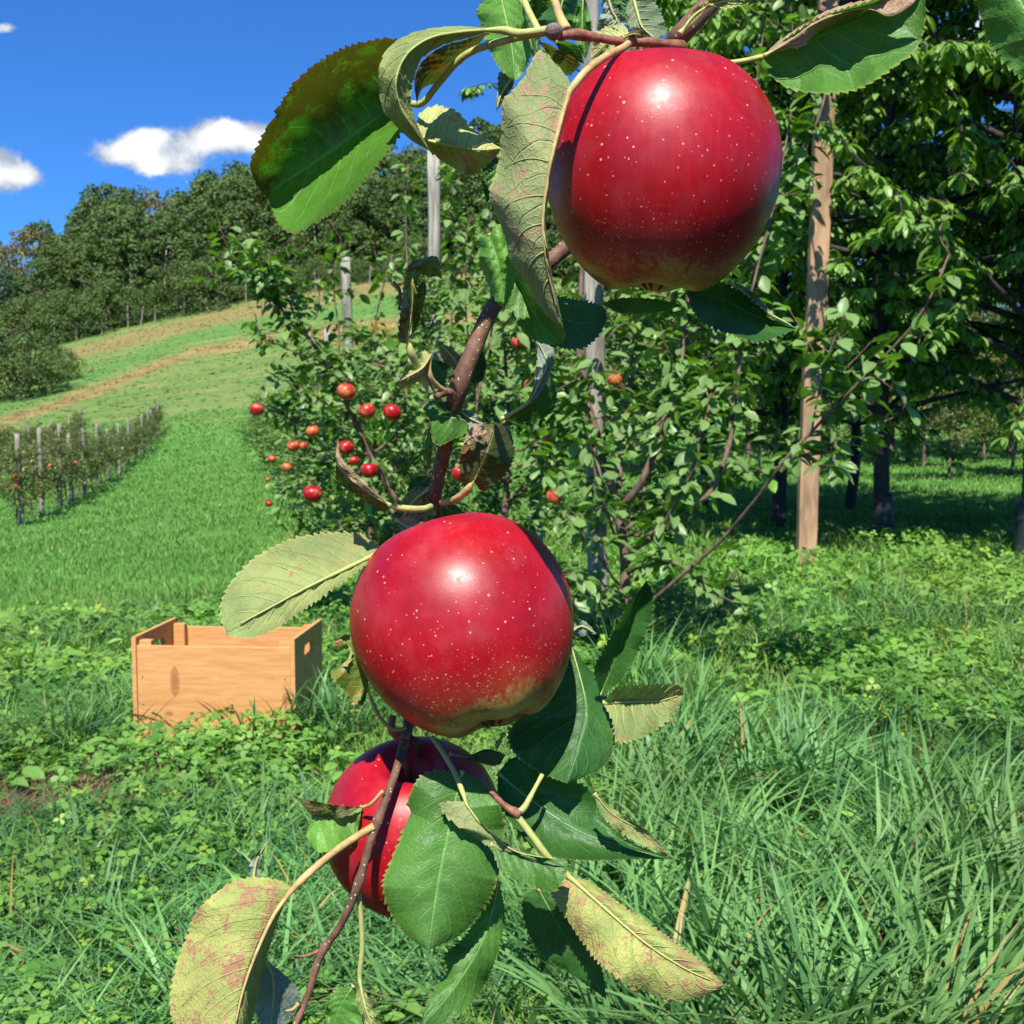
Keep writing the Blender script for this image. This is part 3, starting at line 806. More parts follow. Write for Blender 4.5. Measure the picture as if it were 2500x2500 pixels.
def apple_tree_meshes(seed, h=2.2, spread=0.75, nl=15, L0=0.062, step=0.045, cluster=5, simple=False, low=0.45):
    r = np.random.RandomState(seed)
    G = Geo(); FV = []
    k = 8; zz = np.linspace(-0.1, h, k)
    tr = np.stack([np.cumsum(r.randn(k) * 0.02), np.cumsum(r.randn(k) * 0.02), zz], 1); tr = smooth(tr, 20)
    G.tube(tr, np.linspace(0.028, 0.006, 20), 7, 0.15, r)
    FG = Geo()
    def grow(p0, d, ln, r0, lev):
        n = 6; pts = [p0]; dd = d.copy()
        for i in range(n - 1):
            dd = unit(dd + r.randn(3) * 0.16 + np.array([0, 0, 0.10 if lev == 0 else 0.02])); pts.append(pts[-1] + dd * ln / (n - 1))
        pts = smooth(np.array(pts), 10)
        G.tube(pts, np.linspace(r0, r0 * 0.3, 10), 5 if lev == 0 else 3)
        V, Q, T, R = leaves_along(pts[3 if lev == 0 else 1:], r, step, L0, cluster, 0.3, simple); FG.add(V, Q, T, R)
        if lev == 0:
            for j in range(4):
                q = pts[2 + 2 * j % 8]; grow(q, unit(dd * 0.5 + r.randn(3) * np.array([0.7, 0.7, 0.5])), ln * (0.35 + 0.3 * r.rand()), r0 * 0.45, 1)
    for i in range(nl):
        z = low + (h - low) * ((i + r.rand()) / nl); a = i * 2.4 + r.rand()
        j = int(np.clip((z + 0.1) / (h + 0.1) * 19, 0, 19))
        ln = spread * (1.1 - 0.55 * (z - low) / (h - low)) * (0.7 + 0.5 * r.rand())
        grow(tr[j], unit(np.array([np.cos(a), np.sin(a), 0.25 + 0.3 * r.rand()])), ln, 0.011, 0)
    return G, FG


def make_proto(pairs, names=("trunk", "foliage"), mats=None):
    """turn Geo pairs into mesh datablocks (unlinked) for re-use"""
    out = []
    for g_, nm, mt in zip(pairs, names, mats):
        o = g_.build(nm, mt); me = o.data; bpy.data.objects.remove(o); out.append((nm, me))
    return out


def place_tree(name, proto, loc, rz, sc, label, cat, group):
    e = empty(name, loc, rz); e.scale = (sc, sc, sc) if not hasattr(sc, '__len__') else sc
    tag(e, label, cat, group)
    for nm, me in proto:
        o = bpy.data.objects.new(nm, me); COL.objects.link(o); o.parent = e
    return e


ORD = ["first", "second", "third", "fourth", "fifth", "sixth", "seventh", "eighth", "ninth", "tenth", "eleventh", "twelfth", "thirteenth", "fourteenth",
       "fifteenth", "sixteenth", "seventeenth", "eighteenth", "nineteenth"]
TENS = {2: "twenty", 3: "thirty", 4: "forty", 5: "fifty", 6: "sixty", 7: "seventy", 8: "eighty", 9: "ninety"}
TENTH = {2: "twentieth", 3: "thirtieth", 4: "fortieth", 5: "fiftieth", 6: "sixtieth", 7: "seventieth", 8: "eightieth", 9: "ninetieth"}


def ordinal(i):
    if i < 19: return ORD[i]
    n = i + 1
    return TENTH[n // 10] if n % 10 == 0 else TENS[n // 10] + "-" + ORD[n % 10 - 1]


rr = random.Random(5)
protoA = [make_proto(apple_tree_meshes(50 + i, h=2.15 + 0.15 * i, spread=0.72, nl=22, L0=0.056, step=0.042, cluster=6, low=0.25), mats=(M_TRUNK_AP, M_FOL_APPLE)) for i in range(3)]
protoF = [make_proto(apple_tree_meshes(95 + i, h=2.2, spread=0.95, nl=18, L0=0.075, step=0.055, cluster=5, simple=True, low=0.22), mats=(M_TRUNK_AP, M_FOL_FARAPPLE)) for i in range(2)]
protoL = [make_proto(apple_tree_meshes(80 + i, h=1.5, spread=0.62, nl=15, L0=0.075, step=0.060, cluster=5, simple=True, low=0.3), mats=(M_TRUNK_AP, M_FOL_FARAPPLE)) for i in range(3)]

# near row: trees behind the first one
ys = [5.9, 6.9, 7.9, 9.0, 10.1, 11.2, 12.4, 13.6, 14.9, 16.2, 17.6, 19.0, 20.6, 22.2, 24.0, 26.0, 28.0, 30.0, 32.5, 35.0, 38.0]
for i, yv in enumerate(ys):
    xv = rowx(yv) + rr.uniform(-0.08, 0.08) - (0.1 if i < 1 else 0.40)
    sc = rr.uniform(0.80, 0.90) if i > 1 else 0.80
    if i > 1: sc = (sc * 1.25, sc * 1.1, sc * 0.84)
    place_tree("apple_tree", protoA[i % 3], (xv, yv, float(H(xv, yv))), rr.uniform(0, 6.28), sc,
               "leafy apple tree, %s behind the big forked one in the near orchard row" % ordinal(i), "apple tree", "apple trees in the near orchard row")
# left rows
for rowi, (off, y0, y1, stp, rn) in enumerate([(0.0, 15.2, 50, 1.15, "left orchard row"), (-3.0, 19.5, 46, 1.3, "back left orchard row")]):
    yv = y0; i = 0
    while yv < y1:
        xv = rowlx(yv) + off; hz = float(H(xv, yv))
        place_tree("young_apple_tree", protoL[(i + rowi) % 3], (xv, yv, hz), rr.uniform(0, 6.28), rr.uniform(0.62, 0.84) * (1.0 if rowi == 0 else 1.12),
                   "small apple tree, %s from the near end of the %s" % (ordinal(i), rn), "apple tree", "young apple trees in the " + rn)
        yv += stp * rr.uniform(0.85, 1.15); i += 1


# ------------------------------------------------------------------ posts
def post(name, base, h, rad, mat, label, group=None, lean=(0, 0), square=False, seed=0, cat="post"):
    r = np.random.RandomState(seed); G = Geo(); k = 14
    zz = np.linspace(-0.15, h, k)
    pts = np.stack([lean[0] * zz / h + r.randn(k) * rad * 0.03, lean[1] * zz / h + r.randn(k) * rad * 0.03, zz], 1)
    if square:
        V = []; a = rad
        for i in range(k):
            s_ = a * (1 + r.randn() * 0.012)
            for cxx, cyy in ((-1, -0.86), (-0.86, -1), (0.86, -1), (1, -0.86), (1, 0.86), (0.86, 1), (-0.86, 1), (-1, 0.86)):
                V.append(pts[i] + np.array([cxx * s_, cyy * s_ * 0.7, 0]))
        V = np.array(V); n = 8
        i, j = np.meshgrid(np.arange(k - 1), np.arange(n), indexing='ij'); A = i * n + j; B = i * n + (j + 1) % n
        G.add(V, np.stack([A, B, B + n, A + n], -1).reshape(-1, 4), [[(k - 1) * n, (k - 1) * n + q_, (k - 1) * n + q_ + 1] for q_ in range(1, 7)])
    else:
        G.tube(pts, rad * np.linspace(1.06, 0.94, k), 14, 0.06, r)
    o = G.build(name, mat, smooth_=not square); o.location = [float(c) for c in base]
    if label: tag(o, label, cat, group)
    return o


def post_px(u, vb, h, wpx, **kw):
    p, d = ground_at(u, vb); post("wooden_post", p, h, wpx / 2072 * d / 2, **kw); return p, d


def post_xy(u, y, h, rad, **kw):
    a = (u - 966) / 2072 / math.cos(PITCH); x_ = a * y
    post("wooden_post", (x_, y, float(H(x_, y))), h, rad, **kw)


post_xy(1131, 4.75, 3.05, 0.043, mat=M_POST, label="grey round post tied beside the forked apple trunk under the apples", group="round orchard row posts", lean=(-0.06, 0), seed=1)
post_xy(822, 8.4, 3.05, 0.050, mat=M_POST, label="tall grey post rising behind the curled leaf against the dark wood", group="round orchard row posts", seed=2)
post_xy(672, 13.2, 3.02, 0.062, mat=M_POST, label="pale grey post standing in the row above the orange-red apple", group="round orchard row posts", lean=(-0.1, 0), seed=3)
post_xy(622, 17.5, 2.6, 0.055, mat=M_POST, label="thin pale post left of the pale grey post in the near row", group="round orchard row posts", seed=4)
post_xy(1012, 6.3, 1.7, 0.040, mat=M_POST, label="short grey post half hidden by leaves beside the near row trunk", group="round orchard row posts", seed=5)
p_, d_ = ground_at(1525, 1062)
p_ = np.array([(1523 - 966) / 2072 * 7.0, 7.0, float(H(1.9, 7.0))]); d_ = 7.0
post("timber_post", p_, 4.6, 0.058, M_STAKE, "tall brown sawn timber post standing in front of the cherry trees", None, lean=(0.09, 0), square=True, seed=8)
for i, (yv) in enumerate([15.3, 17.0, 18.9, 20.4, 22.4, 24.6, 27.4, 30.0, 33.0, 36.0, 39.0, 42.0, 44.5, 46.5, 48.5, 50.0]):
    xv = rowlx(yv) + 0.05
    post("orchard_post", (xv, yv, float(H(xv, yv))), 1.28 + 0.08 * (i % 3), 0.036, M_POST2, "weathered grey post, %s from the near end of the left orchard row" % ordinal(i),
         "posts of the left orchard row", lean=(0.03 * ((i * 7) % 3 - 1), 0), seed=30 + i)
for i, yv in enumerate([20.5, 24.5, 29.0, 33.5, 38.0, 42.5, 46.0]):
    xv = rowlx(yv) - 3.0
    post("orchard_post", (xv, yv, float(H(xv, yv))), 1.45, 0.042, M_POST2, "grey post, %s from the near end of the back left orchard row" % ordinal(i),
         "posts of the back left orchard row", seed=60 + i)

# deer fence along the wood
fe = empty("wire_fence", (0, 118, float(H(0, 118))))
tag(fe, "old wire fence on grey posts along the foot of the wood", "fence")
fpts = []
for i, (u, lean_) in enumerate([(60, 0), (110, 0.1), (152, 0), (200, 0), (249, 0), (273, 0.3), (300, 0), (355, 0), (400, -0.9), (421, 0), (470, 0), (520, 0.1), (600, 0), (660, 0), (700, 0.2), (745, 0), (800, 0), (860, 0), (920, 0)]):
    a = (u - 966) / 2072.0; xv = a * 118.5; yv = 118.5
    z0 = float(H(xv, yv)); fpts.append((xv, yv, z0))
    o = post("fence_post", (xv, yv, z0), 1.6 + 0.4 * ((i * 5) % 3), 0.065, M_POST2, None, lean=(lean_, 0), seed=90 + i)
    o.location = Vector(o.location) - fe.location; o.parent = fe; o.name = "post"
G = Geo()
for hz in (0.5, 1.0, 1.5):
    G.tube(np.array(fpts) + np.array([0, -0.1, hz]), 0.004, 3)
G.build("wire", plain("fence_wire", (0.2, 0.2, 0.2), 0.5), fe, world_root=True)


# ------------------------------------------------------------------ woodland on the hill
def wood_tree(seed, h=15.0, rx=3.9, nlobe=64, per=95, size=0.40, trunkr=0.16, base=0.12):
    r = np.random.RandomState(seed); G = Geo(); FG = Geo()
    tr = smooth(np.array([[0, 0, -0.5], [r.randn() * .2, r.randn() * .2, h * 0.35], [r.randn() * .4, r.randn() * .4, h * 0.9]]), 12)
    G.tube(tr, np.linspace(trunkr, trunkr * 0.2, 12), 7)
    for i in range(9):
        a = r.rand() * 6.28; z = h * (0.25 + 0.6 * r.rand()); ln = rx * 0.8
        G.tube(smooth(np.array([[0, 0, z], [np.cos(a) * ln * 0.5, np.sin(a) * ln * 0.5, z + ln * 0.35], [np.cos(a) * ln, np.sin(a) * ln, z + ln * 0.6]]), 6), np.linspace(trunkr * 0.4, 0.02, 6), 4)
    for i in range(nlobe):
        t = (i + 0.5) / nlobe; z = h * (base + (0.97 - base) * t)
        prof = math.sin(math.pi * min(1, (t * 0.82 + 0.16))) ** 0.6
        a = i * 2.4 + r.rand() * 0.8; rr_ = rx * prof * (0.55 + 0.45 * r.rand())
        c = np.array([np.cos(a) * rr_, np.sin(a) * rr_, z]) + r.randn(3) * 0.3
        lr = rx * (0.20 + 0.17 * r.rand())
        n = per; dv = unit(r.randn(n, 3)); dv[:, 2] = np.abs(dv[:, 2]) * 1.0 - 0.25; dv = unit(dv)
        pos = c + dv * lr * np.array([1.1, 1.1, 0.9]) * (0.75 + 0.35 * r.rand(n))[:, None]
        up = unit(dv + r.randn(n, 3) * 0.45); d2 = unit(np.cross(up, r.randn(n, 3)))
        L = size * (0.6 + 0.8 * r.rand(n))
        V, Q, T, R = leaf_cloud(pos, d2, up, L, L * 0.75, np.clip(r.rand(n) * 0.5 + 0.6 * r.rand() - 0.05, 0, 1), 0.1, True); FG.add(V, Q[:, ::-1], T, R)
    return G, FG


protoW = [make_proto(wood_tree(200 + i, h=15 + (i % 3), rx=3.6 + 0.4 * (i % 2), base=0.03), ("trunk", "crown"), (M_TRUNK if i % 2 else M_TRUNK_W, M_FOL_WOOD)) for i in range(5)]
protoB = make_proto(wood_tree(230, 14, 3.4, 34, 70, 0.35, 0.12, 0.2), ("trunk", "crown"), (M_TRUNK_W, M_FOL_BIRCH))
protoE = make_proto(wood_tree(231, 11, 3.6, 40, 110, 0.35, 0.15, 0.02), ("trunk", "crown"), (M_TRUNK, M_FOL_BLUE))
topu = np.array([-300, 0, 100, 148, 180, 220, 248, 280, 304, 360, 424, 460, 520, 620, 760, 925, 1100, 1400, 1700, 2000])
topv = np.array([500, 468, 428, 404, 388, 368, 358, 376, 345, 338, 318, 295, 285, 275, 262, 240, 260, 420, 560, 620])
rw = random.Random(9)
cnt = {}
for rank, (dist, n) in enumerate([(124, 30), (131, 28), (140, 26)]):
    us = np.linspace(-170, 1420, n)
    for i, u in enumerate(us):
        u = u + rw.uniform(-14, 14)
        dd = dist + rw.uniform(-1.5, 1.5)
        a = (u - 966) / 2072.0; xv = a * dd; z0 = float(H(xv, dd))
        tv = np.interp(u, topu, topv) + rw.choice([-14, -4, 4, 10, 18, 30]) + (10 if rank == 0 else 0)
        ztop = 1 + dd * azel(u, tv)[1]
        ht = max(5.0, ztop - z0)
        if rank == 0: ht *= rw.uniform(0.80, 0.96)
        birch = (u < 85 and rank != 0) or (rank == 1 and i in (8,))
        pr = protoB if birch else (protoE if (rank == 0 and u < 20) else protoW[rw.randrange(5)])
        base_h = 14.0 if birch else (11.0 if pr is protoE else 16.0)
        s_ = ht / base_h
        rank_t = ["in the front rank of the wood", "in the middle rank of the wood", "in the back rank of the wood"][rank]
        kind_t = "olive-brown birch" if birch else ("blue-green tree" if pr is protoE else "leafy green tree")
        place_tree("woodland_tree", pr, (xv, dd, z0 - 0.2), rw.uniform(0, 6.28), (max(s_, 0.8), max(s_, 0.8), s_),
                   "%s, %s from the left %s" % (kind_t, ordinal(i), rank_t), "tree", "trees of the hillside wood")
# bushes left below the wood
protoS = make_proto(wood_tree(240, 4.2, 3.0, 40, 110, 0.20, 0.1, 0.0), ("stem", "foliage"), (M_TRUNK, M_FOL_WOOD))
for i, (u, v, s_, lb) in enumerate([(60, 745, 1.0, "round dark green bush in the meadow below the wood"), (-20, 760, 1.2, "dark green bush cut by the left edge of the photo"),
                                     (105, 722, 0.62, "low dark shrub on the right flank of the round bush")]):
    p, d = ground_at(u, v)
    sz = s_ * d * 108 / 2072 / 4.2
    place_tree("bush", protoS, (p[0], p[1], p[2] - 0.2), i * 1.7, sz, lb, "bush", "bushes in the meadow")
for i in range(17):
    u = -150 + i * 64 + rw.uniform(-26, 26); dd = rw.uniform(119.5, 121.5); a = (u - 966) / 2072.0; xv = a * dd
    place_tree("bush", protoS, (xv, dd, float(H(xv, dd)) - 0.4), rw.uniform(0, 6.28), rw.choice([0.5, 0.65, 0.8, 1.0, 1.25]),
               "leafy undergrowth bush, %s from the left along the foot of the wood" % ordinal(i), "bush", "bushes along the foot of the wood")
# small far shrubs in the yellow-flowering strip
M_YEL = foliage_material("goldenrod_flowers", (0.45, 0.30, 0.02), (0.4, 0.28, 0.03), 0.3)
rg = np.random.RandomState(44)
gpts = []
for (u, v) in [(690, 640), (700, 625), (720, 632), (735, 640), (620, 660), (640, 668), (705, 640), (715, 620), (750, 636), (630, 650)]:
    a, e_ = azel(u, v); dd = 34.0; gpts.append((a * dd, dd, 1 + e_ * dd))
G = Geo(); FG = Geo()
for (x_, y_, z_) in gpts:
    z0 = float(H(x_, y_))
    for k in range(5):
        q0 = np.array([x_ + rg.randn() * .3, y_ + rg.randn() * .3, z0]); q1 = q0 + np.array([rg.randn() * .1, rg.randn() * .1, z_ - z0])
        G.tube(np.array([q0, (q0 + q1) / 2 + rg.randn(3) * 0.04, q1]), 0.012, 3)
        n = 60; c = q1 + rg.randn(n, 3) * np.array([0.12, 0.12, 0.10])
        V, Q, T, R = leaf_cloud(c, unit(rg.randn(n, 3)), unit(rg.randn(n, 3)), np.full(n, .07), np.full(n, .04), rg.rand(n), 0.1, True); FG.add(V, Q, T, R)
ge = empty("goldenrod", gpts[0]); tag(ge, "yellow flowering goldenrod beyond the near orchard row", "goldenrod", kind='stuff')
G.build("stem", M_TRUNK_AP, ge, world_root=True); FG.build("flower_heads", M_YEL, ge, world_root=True)


# ------------------------------------------------------------------ cherry trees
def cherry(seed, h=5.4, rx=1.9, nb=64, L0=0.080, low=1.0, leaves=True):
    r = np.random.RandomState(seed); G = Geo(); FG = Geo()
    tr = smooth(np.array([[0, 0, -0.15], [r.randn() * .03, r.randn() * .03, 0.9], [r.randn() * .08, r.randn() * .08, h * 0.5], [r.randn() * .15, r.randn() * .15, h]]), 22)
    G.tube(tr, np.linspace(0.062, 0.012, 22), 9, 0.08, r)
    for i in range(nb):
        t = (i + r.rand()) / nb; z = low + (h - low) * t; a = i * 2.4 + r.rand() * 0.5
        j = int(np.clip((z + 0.15) / (h + 0.15) * 21, 0, 21))
        ln = rx * (math.sin(math.pi * (0.22 + 0.70 * t)) ** 0.7) * (0.75 + 0.4 * r.rand())
        d = np.array([np.cos(a), np.sin(a), 0.35]); p0 = tr[j]
        pts = smooth(np.array([p0, p0 + d * ln * 0.5 + r.randn(3) * 0.06, p0 + np.array([np.cos(a), np.sin(a), 0.30]) * ln + r.randn(3) * 0.1]), 12)
        G.tube(pts, np.linspace(0.024, 0.006, 12), 5)
        shoots = [pts]
        for k in range(5):
            q0 = pts[3 + 2 * k if 3 + 2 * k < 12 else 11]; dd = unit(d + r.randn(3) * 0.8); l2 = 0.3 + 0.4 * r.rand()
            s2 = smooth(np.array([q0, q0 + dd * l2 * 0.5, q0 + dd * l2 + np.array([0, 0, -0.10])]), 7); G.tube(s2, np.linspace(0.008, 0.003, 7), 3); shoots.append(s2)
        for s2 in shoots:
            seg = np.linalg.norm(np.diff(s2, axis=0), axis=1).sum(); kf = max(2, int(seg / 0.050))
            tt = np.sort(r.rand(kf)); idx = (0.25 + 0.75 * tt) * (len(s2) - 1)
            c = np.stack([np.interp(idx, np.arange(len(s2)), s2[:, q_]) for q_ in range(3)], 1)
            c = np.repeat(c, 6, 0); n = len(c); th = r.rand(n) * 6.28
            dv = unit(np.stack([np.cos(th), np.sin(th), -0.25 - 0.75 * r.rand(n)], 1)); c = c + dv * 0.03
            up = unit(np.stack([np.cos(th) * 0.9, np.sin(th) * 0.9, np.ones(n)], 1) + r.randn(n, 3) * 0.2); up = unit(up - dv * np.sum(up * dv, 1)[:, None])
            L = L0 * (0.7 + 0.5 * r.rand(n))
            V, Q, T, R = leaf_cloud(c, dv, up, L, L * 0.46, r.rand(n), 0.08 + 0.12 * r.rand(n)[:, None]); FG.add(V, Q, T, R)
    return G, FG


protoC = [make_proto(cherry(300 + i), mats=(M_TRUNK_CH, M_FOL_CHERRY)) for i in range(2)]
cherries = [(1664, 1050, 1.0, 0.4, "cherry tree with a dark wrapped trunk directly right of the timber post"),
            (1935, 1080, 1.02, 2.0, "cherry tree whose dark trunk stands on the right edge of the photo"),
            (1467, 1018, 1.0, 4.0, "cherry tree with a thin dark trunk left of the timber post"),
            (1600, 985, 0.9, 1.0, "darker cherry tree in the second rank behind the timber post"),
            (2180, 1060, 1.0, 5.0, "cherry tree off the right edge with branches reaching into view"),
            (1330, 975, 0.72, 3.0, "smaller cherry tree behind the hanging apples in the second rank")]
for i, (u, v, s_, rz, lb) in enumerate(cherries):
    p, d = ground_at(u, v)
    p = p * np.array([1.11, 1.11, 0]); p[2] = float(H(p[0], p[1]))
    place_tree("cherry_tree", protoC[i % 2], p, rz, s_ * 1.08, lb, "cherry tree", "cherry trees on the right")
    if i in (0, 1):
        gd = post("trunk_guard", (0, 0, 0), 0.34, 0.074, plain("guard_plastic%d" % i, (0.020, 0.028, 0.035), 0.5, 0.4, 8, 0.3), None, seed=400 + i)
        gd.parent = bpy.data.objects[[o.name for o in bpy.data.objects if o.name.startswith("cherry_tree")][-1]]
for i, (u, v, s_) in enumerate([(1795, 965, 1.05), (1905, 958, 1.0), (1740, 935, 1.1), (1860, 930, 1.2), (1570, 940, 1.1), (1430, 935, 1.1), (1990, 950, 1.2), (1660, 925, 1.2)]):
    dd = [15.5, 16.5, 19, 20, 17, 18, 15.5, 22][i]; xv = (u - 966) / 2072.0 * dd; p = (xv, dd, float(H(xv, dd)))
    place_tree("apple_tree", protoF[i % 2], p, i * 1.3, s_ * 1.0, "low sunlit apple tree under the cherry canopy, %s of its rank" % ordinal(i), "apple tree", "sunlit apple trees beyond the cherries")
for i in range(14):
    u = 1180 + i * 80 + rr.uniform(-20, 20); dd = rr.uniform(24, 34); a = (u - 966) / 2072.0
    dd *= 0.8; xv = a * dd; place_tree("orchard_tree", protoF[i % 2], (xv, dd, float(H(xv, dd)) - 0.1), rr.uniform(0, 6), rr.uniform(1.9, 2.5),
                            "far green orchard tree beyond the cherries, %s from their left end" % ordinal(i), "tree", "far orchard trees behind the cherries")

# ------------------------------------------------------------------ the forked apple tree of the near row
def explicit_tree(root_xyz, limbs, seed, label, L0=0.07, step=0.05, cluster=4, fill=None, name="apple_tree"):
    r = np.random.RandomState(seed); G = Geo(); FG = Geo()
    for (pts, r0, r1, leafy) in limbs:
        q_ = px('T', [(a, b) for a, b, c in pts]); W = P(q_[:, 0], q_[:, 1], np.array([c for a, b, c in pts]))
        W = smooth(W, 24); W = W + r.randn(24, 3) * r1 * 0.4
        G.tube(W, np.linspace(r0, r1, 24), 7, 0.1, r)
        if leafy:
            V, Q, T, R = leaves_along(W[int(24 * leafy[0]):], r, step / leafy[1], L0, cluster, 0.35); FG.add(V, Q, T, R)
            for k in range(int(6 * leafy[1])):
                j = r.randint(int(24 * leafy[0]), 24); dd = unit(r.randn(3) + np.array([0, 0, 0.5])); l2 = 0.10 + 0.2 * r.rand()
                s2 = smooth(np.array([W[j], W[j] + dd * l2 * 0.5 + r.randn(3) * 0.02, W[j] + dd * l2]), 7); G.tube(s2, np.linspace(r1 * 1.0 + 0.0008, 0.0012, 7), 4)
                V, Q, T, R = leaves_along(s2[1:], r, 0.05, L0, 3, 0.35); FG.add(V, Q, T, R)
    e = empty(name, root_xyz)
    tag(e, label, "apple tree", "apple trees in the near orchard row")
    G.build("trunk", M_TRUNK_AP, e, world_root=True); FG.build("foliage", M_FOL_APPLE, e, world_root=True)
    return e


root, dr = ground_at(1160, 1245)
explicit_tree(root, [
    ([(1150, 1260, dr), (1178, 1130, dr), (1170, 980, dr), (1140, 880, dr), (1110, 760, dr), (1090, 640, dr), (1100, 480, dr)], 0.026, 0.010, None),
    ([(1172, 960, dr), (1215, 900, dr - .1), (1260, 780, dr - .1), (1290, 640, dr), (1300, 480, dr), (1290, 300, dr)], 0.017, 0.005, (0.2, 1.5)),
    ([(1165, 920, dr), (1175, 820, dr + .1), (1190, 700, dr + .1), (1200, 520, dr)], 0.013, 0.005, (0.2, 1.5)),
    ([(1178, 1050, dr), (1330, 940, dr - .2), (1380, 820, dr - .2), (1400, 640, dr - .2), (1450, 430, dr - .2), (1530, 260, dr - .2), (1560, 170, dr - .2)], 0.012, 0.004, (0.2, 1.2)),
    ([(1410, 600, dr - .2), (1440, 400, dr - .2), (1425, 200, dr - .2), (1440, 60, dr - .2), (1450, -60, dr - .2)], 0.005, 0.0025, (0.3, 0.7)),
    ([(1400, 620, dr - .3), (1470, 340, dr - .3), (1500, 130, dr - .3), (1490, 0, dr - .3), (1500, -60, dr - .3)], 0.005, 0.0025, (0.3, 0.5)),
    ([(1180, 1180, dr), (1235, 1130, dr - .2), (1370, 1010, dr - .5), (1480, 870, dr - .8), (1560, 785, dr - .9), (1650, 690, dr - 1.0), (1740, 590, dr - 1.1), (1790, 480, dr - 1.1)], 0.009, 0.003, (0.55, 0.9)),
    ([(1530, 820, dr - .9), (1545, 740, dr - .9), (1570, 650, dr - .9), (1600, 580, dr - .9)], 0.004, 0.002, (0.3, 0.9)),
    ([(1500, 860, dr - .8), (1580, 850, dr - .8), (1640, 810, dr - .8), (1700, 780, dr - .8)], 0.004, 0.002, (0.3, 0.6)),
    ([(1110, 780, dr), (1040, 700, dr - .1), (1000, 640, dr - .1), (960, 560, dr)], 0.009, 0.003, (0.2, 1.4)),
    ([(1150, 900, dr), (1080, 800, dr - .2), (1010, 760, dr - .2), (950, 740, dr - .2)], 0.009, 0.003, (0.2, 1.2)),
    ([(1165, 1100, dr), (1100, 1010, dr - .2), (1040, 930, dr - .2), (1000, 840, dr - .2)], 0.007, 0.003, (0.3, 1.2)),
    ([(1175, 1010, dr), (1240, 1000, dr - .2), (1300, 900, dr - .3), (1330, 800, dr - .3), (1350, 700, dr)], 0.009, 0.003, (0.2, 1.4)),
    ([(1175, 1080, dr), (1260, 1060, dr - .2), (1310, 1090, dr - .3), (1350, 1120, dr - .3)], 0.006, 0.003, (0.1, 1.0)),
    ([(1178, 1010, dr), (1230, 880, dr + .3), (1260, 700, dr + .3), (1340, 600, dr + .3)], 0.009, 0.003, (0.2, 1.4)),
    ([(1160, 1010, dr - .1), (1125, 900, dr - .25), (1105, 780, dr - .25), (1135, 670, dr - .25)], 0.006, 0.002, (0.1, 0.9)),
    ([(1168, 1160, dr), (1120, 1110, dr - .2), (1070, 1080, dr - .25)], 0.005, 0.002, (0.1, 0.8)),
    ([(1178, 1000, dr), (1260, 950, dr + .1), (1380, 900, dr + .1), (1470, 880, dr + .1)], 0.006, 0.002, (0.2, 1.3)),
    ([(1295, 640, dr), (1380, 560, dr), (1440, 480, dr), (1460, 380, dr)], 0.005, 0.002, (0.1, 1.2)),
], 71, "forked apple tree with long red-brown limbs behind the hanging apples", 0.070, 0.040)

root2 = np.array([rowx(5.4) - 0.25, 5.4, float(H(rowx(5.4) - .25, 5.4))])
explicit_tree(root2, [
    ([(835, 1090, 5.4), (800, 1000, 5.4), (760, 960, 5.3), (700, 860, 5.2), (640, 730, 5.1), (590, 650, 5.0), (530, 580, 5.0), (500, 540, 5.0)], 0.022, 0.005, (0.15, 1.0)),
    ([(530, 580, 5.0), (500, 545, 5.0), (475, 520, 5.0), (450, 500, 5.0)], 0.004, 0.002, (0.0, 2.2)),
    ([(560, 610, 5.0), (545, 570, 5.0), (520, 530, 4.9), (500, 505, 4.9)], 0.004, 0.002, (0.0, 2.2)),
    ([(700, 860, 5.2), (600, 820, 5.1), (540, 780, 5.1), (490, 760, 5.1)], 0.008, 0.003, (0.2, 1.6)),
    ([(740, 930, 5.3), (650, 900, 5.2), (590, 900, 5.2), (530, 930, 5.2)], 0.008, 0.003, (0.2, 1.6)),
    ([(640, 730, 5.1), (690, 690, 5.1), (740, 700, 5.1), (780, 760, 5.1)], 0.006, 0.003, (0.2, 1.4)),
    ([(700, 860, 5.2), (760, 800, 5.2), (760, 700, 5.3), (770, 560, 5.4), (765, 400, 5.4), (770, 310, 5.4)], 0.008, 0.0025, (0.1, 0.9)),
    ([(760, 960, 5.3), (680, 990, 5.3), (620, 1000, 5.3), (560, 970, 5.3)], 0.006, 0.003, (0.2, 1.6)),
    ([(760, 960, 5.3), (860, 880, 5.3), (900, 760, 5.3), (880, 600, 5.4), (880, 440, 5.4)], 0.008, 0.003, (0.2, 1.1)),
    ([(620, 700, 5.1), (600, 680, 5.0), (500, 640, 5.0), (480, 590, 5.0)], 0.004, 0.002, (0.4, 0.5)),
    ([(650, 760, 5.1), (590, 760, 5.0), (540, 720, 5.0), (500, 700, 5.0)], 0.005, 0.002, (0.2, 1.2)),
    ([(880, 800, 5.3), (850, 650, 5.4), (860, 500, 5.4), (850, 360, 5.4), (855, 300, 5.4)], 0.007, 0.002, (0.1, 1.1)),
    ([(900, 760, 5.3), (930, 600, 5.4), (920, 450, 5.4), (930, 330, 5.4)], 0.007, 0.002, (0.1, 1.1)),
    ([(760, 800, 5.3), (720, 690, 5.3), (710, 600, 5.3), (740, 480, 5.3)], 0.006, 0.002, (0.1, 0.6)),
    ([(640, 730, 5.1), (640, 640, 5.1), (630, 540, 5.1), (640, 470, 5.1)], 0.005, 0.002, (0.1, 0.5)),
], 72, "apple tree leaning left with a dark slanting limb and most of the small red apples", 0.058, 0.036)

